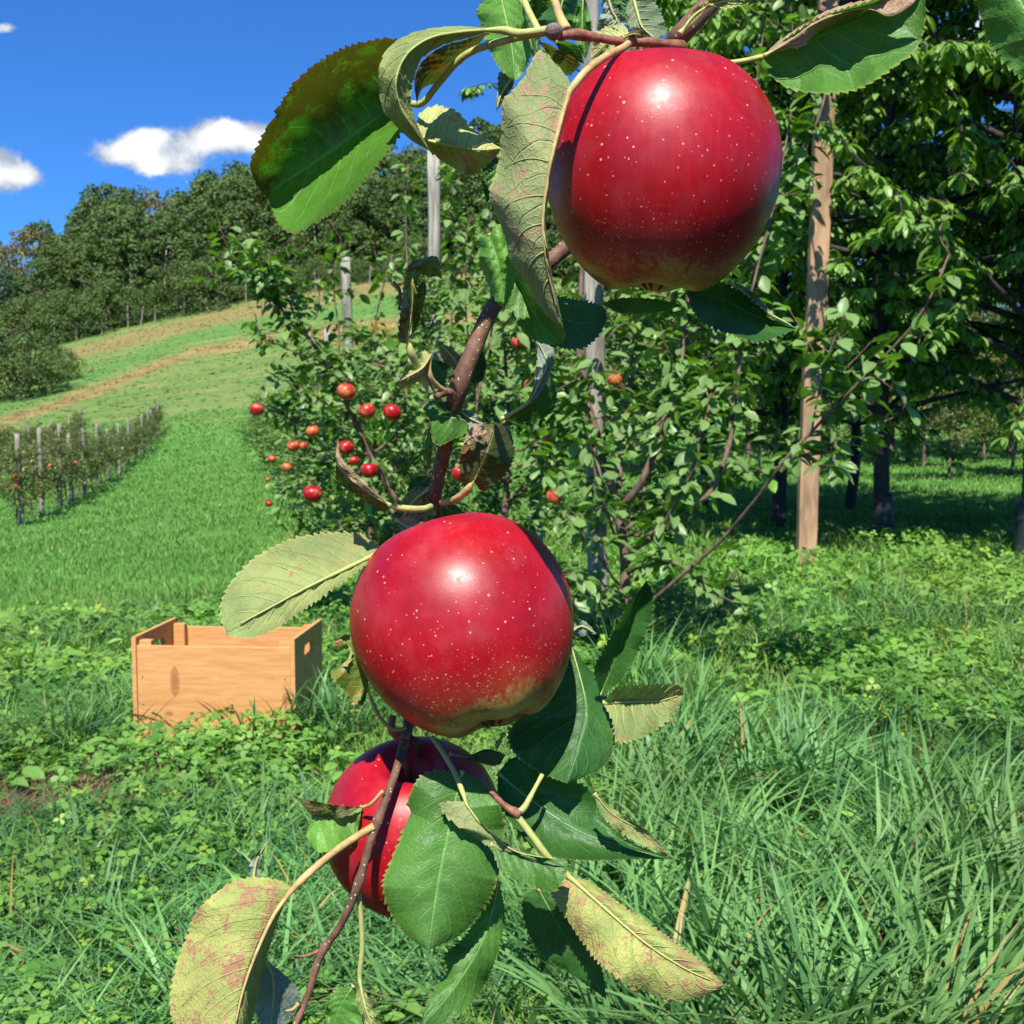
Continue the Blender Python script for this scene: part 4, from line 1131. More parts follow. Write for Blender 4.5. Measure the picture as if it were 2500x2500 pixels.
# ------------------------------------------------------------------ apples
def apple_mesh(seed, name="apple", nu=64, nv=44, tall=1.0):
    r = np.random.RandomState(seed)
    th = np.linspace(0.0, np.pi, nv); ph = np.linspace(0, 2 * np.pi, nu, endpoint=False)
    TH, PH = np.meshgrid(th, ph, indexing='ij')
    s = np.sin(TH); rad = s ** 0.95
    rad = rad * (1 + 0.085 * np.cos(TH) - 0.04 * np.cos(TH) ** 2)
    z = np.cos(TH) * 0.93 * tall
    z = z - 0.36 * np.exp(-(rad / 0.30) ** 2) * (TH < 1.57) + 0.25 * np.exp(-(rad / 0.30) ** 2) * (TH > 1.57)
    lob = np.clip((TH - 1.2) / 1.6, 0, 1)
    rad = rad * (1 + 0.010 * lob * np.cos(5 * PH + 0.7)) * (1 + 0.020 * np.sin(PH + r.rand() * 6) + 0.012 * np.sin(2 * PH + r.rand() * 6))
    z = z + 0.022 * lob * np.exp(-((rad - 0.42) / 0.20) ** 2) * np.cos(5 * PH + 0.7) * -1 + 0.035 * rad * np.cos(PH + r.rand() * 6)
    V = np.stack([rad * np.cos(PH), rad * np.sin(PH), z], -1)
    V[0] = V[0].mean(0); V[-1] = V[-1].mean(0)
    i, j = np.meshgrid(np.arange(nv - 1), np.arange(nu), indexing='ij'); A = i * nu + j; B = i * nu + (j + 1) % nu
    Q = np.stack([A, A + nu, B + nu, B], -1).reshape(-1, 4)
    Q = Q[nu:-nu]
    T = np.vstack([np.stack([j[0], j[0] + nu, (j[0] + 1) % nu + nu], 1),
                   np.stack([(nv - 2) * nu + j[0], (nv - 1) * nu + j[0], (nv - 2) * nu + (j[0] + 1) % nu], 1)])
    return V.reshape(-1, 3), Q, T, V


def big_apple(u, v, d, rad, tall, down, spin, seed, label):
    """down: camera-space vector of the calyx direction"""
    e = empty("apple", P(np.array(u), np.array(v), np.array(d)))
    dn = RT * down[0] + UP * down[1] + FWD * down[2]; dn /= np.linalg.norm(dn)
    q_ = Vector(-dn).to_track_quat('Z', 'Y'); e.rotation_mode = 'QUATERNION'
    e.rotation_quaternion = q_ @ Matrix.Rotation(spin, 3, 'Z').to_quaternion()
    e.scale = (rad, rad, rad)
    tag(e, label, "apple", "ripe apples on the hanging branch")
    V, Q, T, g_ = apple_mesh(seed, tall=tall)
    mesh_obj("skin", V, Q, T, M_APPLE, e)
    zt = g_[0, 0, 2]; zb = g_[-1, 0, 2]
    G = Geo(); G.tube(smooth(np.array([[0, 0, zt - 0.05], [0.02, 0.01, zt + 0.16], [0.07, 0.02, zt + 0.33]]), 10), np.linspace(0.035, 0.05, 10), 8)
    G.build("stem", M_STEM, e)
    G = Geo()
    for k in range(5):
        a = k * 1.2566 + 0.3
        c, s_ = math.cos(a), math.sin(a)
        G.tube(smooth(np.array([[0.05 * c, 0.05 * s_, zb - 0.005], [0.10 * c, 0.10 * s_, zb - 0.06], [0.05 * c, 0.05 * s_, zb - 0.13]]), 7), np.linspace(0.030, 0.006, 7), 5)
    G.build("calyx", M_STEM, e)
    return e


big_apple(1610, 431, 0.374, 0.0394, 1.17, (-0.04, -0.97, 0.10), 0.4, 1, "biggest bright red apple hanging at the top right beside a mottled leaf")
big_apple(1136, 1528, 0.437, 0.0437, 1.14, (0.30, -0.94, -0.30), 1.4, 2, "glossy red apple in the middle of the branch with its calyx end showing")
big_apple(1004, 2022, 0.470, 0.0376, 1.07, (0.00, -0.90, 0.34), 2.2, 3, "lowest red apple, half hidden behind a big green leaf and the twig")

Vs, Qs, Ts, _g = apple_mesh(9, nu=20, nv=14)
far_me = None


G = Geo(); G.tube(smooth(np.array([[0, 0, 0.5], [0.05, 0.02, 0.9], [0.2, 0.05, 1.5]]), 6), 0.07, 5)
_so = G.build("stem", M_STEM); stem_me = _so.data; bpy.data.objects.remove(_so)


def small_apple(u, v, dia, d, label, group, yel=0):
    global far_me
    if far_me is None:
        o = mesh_obj("apple", Vs, Qs, Ts, M_APPLE_FAR); far_me = o.data; bpy.data.objects.remove(o)
    o = bpy.data.objects.new("apple", far_me); COL.objects.link(o)
    q_ = px('T', [(u, v)])[0]
    o.location = P(np.array(q_[0]), np.array(q_[1]), np.array(d))
    R_ = dia / 2 / 2072 * d; o.scale = (R_, R_, R_)
    o.rotation_euler = (rr.uniform(-.4, .4), rr.uniform(-.4, .4), rr.uniform(0, 6))
    st_ = bpy.data.objects.new("stem", stem_me); COL.objects.link(st_); st_.parent = o
    tag(o, label, "apple", group); return o


for (u, v, dia, d, lb) in [
    (653, 739, 36, 4.75, "round orange-red apple hanging alone just below the pale grey post"),
    (693, 776, 33, 4.8, "orange-red apple with a leaf across its face, left of the crimson one"),
    (740, 779, 36, 4.8, "crimson apple right of the leaf-crossed orange-red apple"),
    (484, 773, 27, 4.9, "small red apple at the far left edge of the leaning tree"),
    (590, 814, 26, 4.9, "small red apple above the paired dark apples in the leaning tree"),
    (553, 842, 24, 4.9, "dark red apple, left one of the touching pair"),
    (572, 842, 18, 4.95, "tiny orange-red apple, right one of the touching pair"),
    (653, 845, 32, 4.7, "bright red apple beside the dark slanting limb"),
    (697, 888, 34, 4.8, "dark red apple crossed by the slanting limb"),
    (590, 932, 37, 4.6, "large red apple hanging lowest in the leaning tree"),
    (541, 882, 20, 5.0, "small red apple left above the lowest large one"),
    (507, 950, 14, 7.5, "tiny red apple low on the row beside the mown alley"),
    (505, 905, 9, 7.5, "tiniest red dot of an apple above the low one by the alley"),
    (668, 870, 20, 5.1, "half hidden red apple between two leaves under the slanting limb"),
    (868, 895, 34, 4.6, "dark red apple beside the round brown leaf"),
    (976, 648, 24, 4.4, "small crimson apple under the mottled leaf tip"),
    (1004, 727, 32, 4.5, "pale red apple beside the folded grey leaf"),
    (1160, 718, 28, 4.5, "red apple against the grey post under the top apple"),
    (1046, 938, 32, 4.3, "red and yellow apple beside the bare brown twig"),
    (1030, 830, 18, 4.8, "small orange apple between leaves left of the grey post"),
    (513, 866, 16, 6.5, "small dark apple in the shaded far part of the row"),
]:
    small_apple(u, v, dia, d, lb, "small apples in the near orchard row")
zc2 = [(38, 1164, "left edge"), (122, 1138, ""), (185, 1131, ""), (160, 1164, ""), (148, 1166, ""), (45, 1188, ""), (98, 1210, ""), (88, 1208, "")]
lab = ["red apple on the nearest post of the left row", "red apple high up beside the third post of the left row", "orange-red apple between the fourth and fifth posts of the left row",
       "red apple, one of the cluster beside the third post", "dark apple in the cluster left of the third post", "red apple under the one on the nearest post",
       "brightest crimson apple low on the second post of the left row", "red apple touching the crimson one on the second post"]
for (a, b, lb) in zip(*[iter([])] * 3): pass
for i, (a, b) in enumerate([(160 / 1932 * 450, 950 + 915 / 1932 * 450), (527 / 1932 * 450, 950 + 805 / 1932 * 450), (790 / 1932 * 450, 950 + 775 / 1932 * 450), (520 / 1932 * 450, 950 + 915 / 1932 * 450),
                            (495 / 1932 * 450, 950 + 918 / 1932 * 450), (172 / 1932 * 450, 950 + 1018 / 1932 * 450), (425 / 1932 * 450, 950 + 1118 / 1932 * 450), (360 / 1932 * 450, 950 + 1112 / 1932 * 450)]):
    k = 1932 / 2500
    small_apple(a * k, b * k, 9.5, [15.0, 17.4, 20.0, 17.3, 17.4, 15.0, 16.6, 16.7][i], lab[i], "small apples in the left orchard row")

# ------------------------------------------------------------------ wooden crate
m = Mat("crate_wood"); ob = m.obj()
mp = m.n("ShaderNodeMapping"); mp.inputs["Scale"].default_value = (1.2, 9, 14); m.link(ob, mp.inputs[0])
gr = m.noise(5, 6, mp.outputs[0], 0.6, 1.2)
c = m.mix(m.rng(gr, 0.3, 0.7), (0.48, 0.220, 0.070), (0.60, 0.315, 0.120))
so_ = m.n("ShaderNodeSeparateXYZ"); m.link(ob, so_.inputs[0])
for (kx, kz, rx_, rz_) in ((-0.128, 0.045, 0.013, 0.042), (0.235, -0.01, 0.010, 0.02), (0.236, -0.08, 0.012, 0.02), (-0.15, -0.06, 0.012, 0.006)):
    kd = m.math('SQRT', m.math('ADD', m.math('POWER', m.math('ABSOLUTE', m.math('DIVIDE', m.math('SUBTRACT', so_.outputs[0], kx), rx_)), 2.0), m.math('POWER', m.math('ABSOLUTE', m.math('DIVIDE', m.math('SUBTRACT', so_.outputs[2], kz), rz_)), 2.0)))
    c = m.mix(m.math('MULTIPLY', m.rng(kd, 1.25, 0.5), 0.75), c, (0.30, 0.085, 0.03))
    c = m.mix(m.math('MULTIPLY', m.rng(m.math('ABSOLUTE', m.math('SUBTRACT', kd, 1.05)), 0.25, 0.05), 0.5), c, (0.22, 0.07, 0.03))
M_CRATE = m.out(m.bsdf(c, 0.6, 0.3, gr, 0.2, 0.002))
fl = np.array([-1.213, 3.50]); ang = math.radians(-4.0)
ce = empty("wooden_crate", (fl[0], fl[1], 0.0), ang)
gzc = float(H(-0.95, 3.6)); ztop = 0.287; hh_ = ztop - (gzc - 0.02)
ce.location.z = ztop - hh_
tag(ce, "open orange-brown wooden crate with handle holes standing in the grass", "crate")
Wd, Dp, tk = 0.505, 0.355, 0.014


def board(name, c, e, bev=0.002):
    G = Geo(); G.box((0, 0, 0), e); o = G.build(name, M_CRATE, ce, smooth_=False); o.location = c
    b = o.modifiers.new("bevel", 'BEVEL'); b.width = bev; b.segments = 2
    return o


hs_ = hh_
board("front_panel", (Wd / 2, tk / 2, hs_ / 2), (Wd / 2, tk / 2, hs_ / 2))
board("back_panel", (Wd / 2, Dp - tk / 2, hs_ / 2), (Wd / 2, tk / 2, hs_ / 2))
board("floor_board", (Wd / 2, Dp / 2, 0.012), (Wd / 2 - tk - 0.002, Dp / 2 - tk - 0.002, 0.006))


def end_panel(xc):
    he = hs_ + 0.028; hw = 0.060; hz = he - 0.066; hr = 0.021
    me = bpy.data.meshes.new("end_panel")
    y0, y1 = tk + 0.001, Dp - tk - 0.001; ym = (y0 + y1) / 2
    y0, y1 = 0.0 - 0.003, Dp + 0.003
    outer = [(y0, 0), (y1, 0), (y1, he), (y0, he)]
    n = 24; inner = []
    for i in range(n):
        a = 2 * math.pi * i / n + math.pi * 1.25
        ca, sa = math.cos(a), math.sin(a)
        inner.append((ym + (hw - hr) * (1 if ca > 0 else -1) + hr * ca, hz + hr * sa))
    # bridge ring: outer resampled on the same angles (square rays)
    ring = []
    for i, (yy_, zz_) in enumerate(inner):
        k = i / n * 4; s_ = int(k) % 4; f = k - int(k)
        A = outer[s_]; B = outer[(s_ + 1) % 4]; ring.append((A[0] + (B[0] - A[0]) * f, A[1] + (B[1] - A[1]) * f))
    V = []; hx = tk / 2
    for X_ in (-hx, hx):
        V += [(X_, a, b) for a, b in ring] + [(X_, a, b) for a, b in inner]
    Q = []
    for i in range(n):
        j = (i + 1) % n
        Q.append((i, n + i, n + j, j)); Q.append((2 * n + i, 2 * n + j, 3 * n + j, 3 * n + i))
        Q.append((i, j, 2 * n + j, 2 * n + i)); Q.append((n + i, 3 * n + i, 3 * n + j, n + j))
    o = mesh_obj("end_panel", np.array(V), np.array(Q), None, M_CRATE, ce, smooth_=False); o.location = (xc, 0, 0)
    return o


end_panel(-tk / 2 - 0.001); end_panel(Wd + tk / 2 + 0.001)
for (xc_, yc_) in ((0.022, tk + 0.016), (Wd - 0.022, tk + 0.016), (0.022, Dp - tk - 0.016), (Wd - 0.022, Dp - tk - 0.016)):
    board("corner_cleat", (xc_, yc_, hs_ / 2 + 0.008), (0.020, 0.014, hs_ / 2 + 0.006))
G = Geo()
for zz_ in (0.05, 0.13, 0.22):
    for xx_ in (0.018, Wd - 0.018):
        G.tube(np.array([[xx_, -0.0012, zz_], [xx_, 0.003, zz_]]), 0.0028, 8)
G.build("nail", plain("nail_steel", (0.14, 0.11, 0.09), 0.5, 0.5), ce)
for i, (dx, dy) in enumerate([(0.43, 0.17), (0.40, 0.24), (0.35, 0.15)]):
    if i > 0 and i > 1: continue
    o = bpy.data.objects.new("apple", far_me); COL.objects.link(o); o.scale = (0.036,) * 3
    ca, sa = math.cos(ang), math.sin(ang)
    o.location = (fl[0] + dx * ca - dy * sa, fl[1] + dx * sa + dy * ca, ce.location.z + 0.054 + i * 0.0)
    tag(o, ["red apple lying in the crate near its right end", "second red apple lying in the crate behind the first"][i], "apple", "apples in the crate")

# ------------------------------------------------------------------ the hanging branch in the foreground
BR = empty("apple_branch", P(np.array(1740.), np.array(-40.), np.array(0.40)))
tag(BR, "leafy apple branch hanging down through the middle and carrying three red apples", "branch")


def branch_tube(name, c, pts, wpx, mat, ds, parent=BR, sides=12, n=48, wob=0.0, knobs=None, label=None):
    if c == 'E': ds = [q + 0.036 for q in ds]
    q_ = px(c, pts); W = P(q_[:, 0], q_[:, 1], np.array(ds)); W = smooth(W, n)
    s_ = CROPS[c][2]
    wv = np.interp(np.linspace(0, 1, n), np.linspace(0, 1, len(wpx)), np.array(wpx)) * s_
    dd = np.interp(np.linspace(0, 1, n), np.linspace(0, 1, len(ds)), ds)
    rad = wv * dd / F / 2
    r = np.random.RandomState(len(name) + n)
    rad = rad * (1 + 0.05 * np.sin(np.linspace(0, 25, n)) * (1 if wob else 0))
    if knobs:
        for (t, k, wdt) in knobs: rad = rad * (1 + k * np.exp(-((np.linspace(0, 1, n) - t) / wdt) ** 2))
    V, Q, T = tube_geo(W, rad, sides, 0, wob, r)
    o = mesh_obj(name, V, Q, T, mat); rel(o, BR)
    if parent is not BR:
        o.parent = parent
    if label: o['label'] = label
    return o


limb = branch_tube("limb", 'T', [(1400, -60), (1345, 0), (1290, 60), (1262, 100), (1225, 220), (1150, 380), (1030, 500), (938, 570), (885, 680), (862, 745), (838, 850), (822, 925), (822, 985), (815, 1080), (790, 1250), (768, 1385)],
            [42, 36, 38, 33, 31, 30, 30, 29, 31, 32, 27, 28, 25, 24, 22, 19], M_BARK, [0.405, 0.392, 0.386, 0.40, 0.44, 0.455, 0.45, 0.44, 0.43, 0.432, 0.446, 0.455, 0.475, 0.492, 0.489, 0.463], n=160, wob=0.04,
            knobs=[(0.19, 0.35, 0.012), (0.575, 0.22, 0.012), (0.66, 0.12, 0.005), (0.68, 0.12, 0.004), (0.98, 0.3, 0.01)], sides=16)
twig = branch_tube("twig", 'T', [(768, 1385), (742, 1470), (705, 1570), (672, 1680), (640, 1750), (606, 1800), (580, 1880), (550, 1950)], [21, 17, 16, 17, 15, 14, 13, 13], M_BARK,
            [0.463, 0.436, 0.425, 0.422, 0.425, 0.428, 0.426, 0.421], n=90, wob=0.05, knobs=[(0.35, 0.25, 0.02), (0.52, 0.3, 0.02), (0.76, 0.3, 0.015)])
spur = branch_tube("spur", 'H', [(1990, 440), (1860, 425), (1680, 400), (1500, 400), (1330, 380), (1150, 350), (1000, 325), (900, 330), (830, 350)], [120, 100, 90, 85, 80, 80, 90, 110, 70], M_SPUR,
            [0.384, 0.380, 0.375, 0.372, 0.370, 0.368, 0.366, 0.365, 0.364], n=60, wob=0.06)
Vb, Qb, Tb, _ = apple_mesh(5, nu=20, nv=14)
q_ = px('H', [(780, 300)])[0]; cpos = P(np.array(q_[0]), np.array(q_[1]), np.array(0.362))
o = mesh_obj("bud", Vb * 0.0030 + cpos, Qb, Tb, M_BUD); rel(o, BR)
q_ = px('H', [(900, 240)])[0]; cpos = P(np.array(q_[0]), np.array(q_[1]), np.array(0.372))
branch_tube("spur", 'H', [(770, -60), (800, 40), (840, 160), (900, 290)], [70, 80, 85, 110], M_PETR, [0.372, 0.370, 0.368, 0.366], n=24)
branch_tube("spur", 'T', [(768, 1392), (748, 1385), (738, 1372), (742, 1350)], [26, 20, 16, 12], M_SPUR, [0.459, 0.456, 0.453, 0.453], n=16)
branch_tube("spur", 'T', [(775, 1395), (790, 1402), (788, 1425), (786, 1455)], [16, 12, 11, 14], M_STEM, [0.460, 0.462, 0.468, 0.478], n=16)
branch_tube("spur", 'C', [(445, 385), (480, 430), (490, 500), (480, 570)], [22, 26, 20, 18], M_SPUR, [0.425, 0.423, 0.422, 0.421], n=20, wob=0.12)
branch_tube("spur", 'C', [(730, 1160), (770, 1130), (830, 1130), (850, 1180)], [50, 60, 60, 50], M_BARK, [0.418, 0.420, 0.424, 0.426], n=20, wob=0.12)
branch_tube("spur", 'E', [(1100, 250), (1150, 300), (1200, 330)], [16, 20, 34], M_SPUR, [0.400, 0.398, 0.397], n=16, wob=0.15)
branch_tube("spur", 'E', [(1275, 195), (1240, 260), (1215, 305), (1190, 325)], [16, 14, 20, 24], M_PET, [0.405, 0.400, 0.398, 0.397], n=16, wob=0.1)
branch_tube("thorn", 'E', [(440, 806), (480, 805), (525, 788)], [3, 10, 16], M_SPUR, [0.392, 0.393, 0.394], n=10)
branch_tube("thorn", 'E', [(410, 990), (435, 985), (455, 965)], [3, 10, 16], M_PETR, [0.386, 0.386, 0.387], n=10)


DSH = {'D': 0.036, 'E': 0.036}


def leaf(label, c, M, L, R, mat, d, dl=0.0, dr=0.0, side='top', bulge=0.0, teeth=26, amp=5.5, pet=None, petd=None, petw=14, petmat=None, rib=True,
         n=190, wave=0.0028, quilt=0.0006, seed=None, ribw=9):
    sd_ = seed if seed is not None else (int(abs(M[0][0]) * 3 + abs(M[0][1])) % 1000)
    r = np.random.RandomState(sd_)
    m_ = smooth(px(c, M), n); l_ = smooth(px(c, L), n); r_ = smooth(px(c, R), n)
    t = np.linspace(0, 1, n)
    env = np.sin(np.pi * np.clip(t, 0, 1)) ** 0.35
    sh_ = DSH.get(c, 0.0) + (0.028 if (c == 'C' and M[0][1] > 1180 and M[0][1] != 1305 and M[0][1] != 1290) else 0.0); d = [q + sh_ for q in d]
    if petd: petd = [q + sh_ for q in petd]
    amp = amp * 1.45
    dm = np.interp(t, np.linspace(0, 1, len(d)), d)
    tt = t + 0.012 * np.interp(t * 12, np.arange(13), r.randn(13))
    def serr(e):
        tg = np.gradient(e, axis=0); tg /= np.linalg.norm(tg, axis=1)[:, None] + 1e-9
        nr = np.stack([-tg[:, 1], tg[:, 0]], 1)
        sgn = np.sign(np.sum(nr * (e - m_), 1)); sgn[sgn == 0] = 1
        saw = (tt * teeth) % 1.0
        am = amp * (0.4 + 1.1 * np.interp(t * teeth, np.arange(teeth + 2), r.rand(teeth + 2)))
        wide = np.clip(np.linalg.norm(e - m_, axis=1) / 30.0, 0, 1)
        return nr * (sgn * (saw - 0.5) * am * env * wide)[:, None]
    sl_ = serr(l_); sr_ = serr(r_)
    K = 8; SP = [0, 0.16, 0.32, 0.48, 0.64, 0.78, 0.88, 0.95, 1.0]
    rows = []; uvs = []
    shape = np.sin(np.pi * t) ** 0.7
    w1 = np.interp(t * 9, np.arange(10), r.randn(10)); w2 = np.interp(t * 9, np.arange(10), r.randn(10))
    for (edge, doff, sg, wv, se_) in ((l_, dl, -1, w1, sl_), (r_, dr, 1, w2, sr_)):
        ks = range(K, -1, -1) if sg < 0 else range(1, K + 1)
        for k in ks:
            s_ = SP[k]
            p2 = m_ + (edge - m_) * s_ + se_ * (1.0 if k == K else (0.25 if k == K - 1 else 0.0))
            dd = dm + doff * shape * (s_ ** 1.15) + bulge * np.sin(np.pi * s_) * shape + wave * wv * s_ ** 2 * shape
            ph_ = t * 8.0 - 2.3 * s_ ** 1.3 + (0.45 if sg > 0 else 0)
            dd = dd + quilt * np.cos(2 * np.pi * ph_) * np.sin(np.pi * s_) * shape * (-1)
            rows.append(P(p2[:, 0], p2[:, 1], dd)); uvs.append(np.stack([np.full(n, 0.5 + 0.5 * sg * s_), t], 1))
    C = len(rows)
    V = np.stack(rows, 1); U = np.stack(uvs, 1)
    i, j = np.meshgrid(np.arange(n - 1), np.arange(C - 1), indexing='ij'); A = i * C + j
    Q = np.stack([A, A + 1, A + C + 1, A + C], -1).reshape(-1, 4)
    V = V.reshape(-1, 3); U = U.reshape(-1, 2)
    fn = np.cross(V[Q[:, 2]] - V[Q[:, 0]], V[Q[:, 3]] - V[Q[:, 1]])
    ctr = V[Q].mean(1)
    # judge by the largest half
    face = np.sum(fn * (CAM - ctr), 1).sum()
    if (face < 0) == (side == 'top'): Q = Q[:, ::-1]
    o = mesh_obj("leaf", V, Q, None, LM[mat], uv=U); rel(o, BR)
    if label: o['label'] = label
    if side != 'top' and mat in ('pale', 'mottled', 'speck', 'hairy', 'green', 'yellow') and rib and ribw >= 8:
        Vg = V.reshape(n, C, 3); VG = Geo(); rv = np.random.RandomState(sd_ + 1)
        for q0 in np.linspace(0.10, 0.80, 7):
            for sg_ in (-1, 1):
                ss = np.linspace(0.03, 0.86, 12); t0 = q0 + (0.02 if sg_ > 0 else 0) + rv.uniform(-0.015, 0.015)
                tv = np.clip(t0 + 0.13 * ss + 0.06 * ss ** 2, 0, 0.985) * (n - 1)
                kf = np.interp(ss, SP, np.arange(K + 1)); cc = K + sg_ * kf
                i0 = np.clip(tv.astype(int), 0, n - 2); j0 = np.clip(np.floor(cc).astype(int), 0, C - 2); fi = (tv - i0)[:, None]; fj = (cc - j0)[:, None]
                pt = (Vg[i0, j0] * (1 - fi) * (1 - fj) + Vg[i0 + 1, j0] * fi * (1 - fj) + Vg[i0, j0 + 1] * (1 - fi) * fj + Vg[i0 + 1, j0 + 1] * fi * fj)
                if np.linalg.norm(pt[-1] - pt[0]) < 0.004: continue
                pt = pt + unit(CAM - pt) * 0.0001
                VG.tube(pt, np.linspace(0.00025, 0.00009, 12), 6)
        if VG.V:
            o3 = VG.build("vein", M_VEIN, BR, world_root=True); o3.parent = o
    # petiole and midrib
    pts = []
    if pet is not None:
        pq = px(c, pet); pd = petd if petd else [d[0]] * len(pet)
        pts.append((P(pq[:, 0], pq[:, 1], np.array(pd, float))))
    ribo = 0.0007 * (-1 if side != 'top' else 0.4)
    kmid = slice(0, int(n * 0.95), 6)
    mid = P(m_[kmid, 0], m_[kmid, 1], dm[kmid] + ribo)
    if pet is not None: W = smooth(np.vstack(pts + [mid[1:]]), 70)
    else: W = smooth(mid, 50)
    nn_ = len(W)
    lp = np.linalg.norm(np.diff(pts[0], axis=0), axis=1).sum() if pts else 0.0
    lt = np.linalg.norm(np.diff(W, axis=0), axis=1).sum(); f = lp / lt
    s_ = np.linspace(0, 1, nn_)
    rad = np.where(s_ < f, petw, petw + (ribw - petw) * np.clip((s_ - f) / 0.08, 0, 1)) * (1 - 0.72 * np.clip((s_ - f) / (1 - f + 1e-6), 0, 1))
    if side == 'top' : rad = np.where(s_ > f + 0.04, rad * 0.5, rad)
    rad = rad * dm[0] / F / 2
    V2, Q2, T2 = tube_geo(W, rad, 8)
    pm = petmat or M_PET
    o2 = mesh_obj("petiole", V2, Q2, T2, pm); rel(o2, BR); o2.parent = o
    return o


# --- top left group
leaf("broad dark green leaf with a decayed brown upper half and serrated edge", 'A',
     [(1200, 660), (1060, 765), (800, 960), (580, 1110), (400, 1225), (285, 1330)],
     [(1200, 660), (1230, 400), (1140, 262), (900, 290), (700, 370), (480, 540), (330, 770), (205, 1000), (168, 1130), (220, 1260), (285, 1330)],
     [(1200, 660), (1190, 880), (1050, 1085), (830, 1350), (620, 1500), (460, 1575), (350, 1500), (285, 1330)],
     'decay', [0.395, 0.392, 0.395], dl=-0.030, dr=-0.038, side='top', bulge=0.006, teeth=38, amp=7,
     pet=[(2250, 200), (1900, 270), (1620, 370), (1440, 560), (1335, 690), (1260, 700)], petd=[0.366, 0.372, 0.378, 0.385, 0.39, 0.394], petw=17)
leaf("long pale green leaf curled downward like a hook", 'A',
     [(1810, 200), (1600, 215), (1400, 250), (1260, 330), (1180, 440), (1150, 580), (1190, 740), (1280, 880), (1380, 1020)],
     [(1810, 200), (1640, 178), (1450, 182), (1260, 222), (1110, 310), (1040, 440), (1035, 600), (1065, 740), (1150, 850), (1260, 950), (1380, 1020)],
     [(1810, 200), (1660, 250), (1480, 300), (1330, 390), (1275, 520), (1250, 670), (1275, 790), (1330, 920), (1380, 1020)],
     'green', [0.372, 0.362, 0.352, 0.350, 0.355, 0.365], dl=0.012, dr=0.012, side='under', teeth=14, amp=2, petw=20,
     pet=[(2240, 190), (2000, 225), (1880, 205)], petd=[0.364, 0.366, 0.369])
leaf("inner half of the hooked leaf, yellow-green and shaded", 'A',
     [(1770, 215), (1600, 330), (1480, 420), (1330, 520), (1290, 700)],
     [(1770, 215), (1640, 260), (1470, 310), (1330, 410), (1275, 540), (1290, 700)],
     [(1770, 215), (1700, 310), (1600, 420), (1450, 540), (1330, 600), (1290, 700)],
     'olive', [0.380, 0.380, 0.376], dl=-0.008, dr=0.012, side='top', teeth=12, amp=2, rib=False)
leaf("pale yellow-green leaf lit by the sun under the hooked leaf", 'A',
     [(1300, 930), (1500, 980), (1700, 1010), (1862, 1000)],
     [(1300, 930), (1300, 780), (1400, 712), (1480, 720), (1570, 757), (1650, 850), (1750, 930), (1862, 1000)],
     [(1300, 930), (1365, 1010), (1500, 1110), (1640, 1180), (1760, 1120), (1862, 1000)],
     'yellow', [0.392, 0.390, 0.388], dl=0.010, dr=0.012, side='under', teeth=14, amp=4)
leaf("large mottled olive leaf with pink blotches hanging over the top apple", 'B',
     [(592, 500), (545, 660), (500, 830), (460, 1000), (432, 1200), (425, 1350), (450, 1580), (500, 1790), (545, 1935)],
     [(592, 500), (540, 420), (425, 310), (395, 300), (335, 400), (315, 450), (235, 545), (190, 590), (180, 690), (175, 850), (150, 1000), (105, 1135), (150, 1270), (200, 1400), (230, 1530), (320, 1660), (400, 1800), (480, 1890), (545, 1935)],
     [(592, 500), (565, 660), (520, 830), (480, 1000), (450, 1200), (445, 1350), (470, 1580), (515, 1790), (545, 1935)],
     'mottled', [0.338, 0.330, 0.332, 0.342], dl=0.012, dr=0.008, side='under', bulge=-0.004, teeth=30, amp=3.5,
     pet=[(935, 250), (900, 280), (800, 330), (690, 410), (620, 490)], petd=[0.370, 0.360, 0.347, 0.340, 0.338], petw=20, petmat=M_PETR, ribw=13, quilt=0.0006)
leaf("big glossy green leaf against the sky left of the top spur", 'H', [(250, -150), (330, 150), (390, 450), (415, 765)],
     [(250, -150), (60, 80), (85, 220), (170, 470), (290, 670), (415, 765)], [(250, -150), (470, 20), (540, 250), (565, 480), (500, 680), (415, 765)],
     'bright', [0.415, 0.41, 0.405], dl=0.01, dr=-0.004, side='top', teeth=20, amp=4)
leaf("dark leaf showing its grey edge below the big glossy leaf", 'H', [(400, 720), (330, 820), (270, 930), (240, 1050)],
     [(400, 720), (270, 680), (250, 850), (235, 960), (240, 1050)], [(400, 720), (400, 800), (330, 920), (240, 1050)], 'grey', [0.42, 0.42, 0.42], side='under', teeth=12, amp=4)
leaf("narrow shaded leaf behind the thin left petiole", 'H', [(430, -60), (500, 150), (590, 380), (600, 620)], [(430, -60), (400, 60), (480, 240), (560, 450), (600, 620)],
     [(430, -60), (560, 0), (640, 250), (650, 450), (600, 620)], 'dark', [0.42, 0.42, 0.42], side='top', dl=0.004, pet=[(480, -60), (540, 100), (640, 300)], petd=[0.40, 0.39, 0.37], petw=16)
leaf("blue-green leaf at the top edge beside the grey bud", 'H', [(640, -120), (660, 30), (600, 210)], [(640, -120), (530, 0), (550, 120), (600, 210)], [(640, -120), (760, -20), (710, 100), (600, 210)], 'green', [0.40, 0.405, 0.41], side='top')
leaf("very dark leaf behind the grey bud", 'H', [(900, -120), (820, 200), (830, 430)], [(900, -120), (720, 60), (620, 180), (680, 330), (830, 430)], [(900, -120), (1010, 0), (980, 200), (920, 350), (830, 430)], 'dark', [0.425, 0.425, 0.425], dl=0.01, dr=0.01)
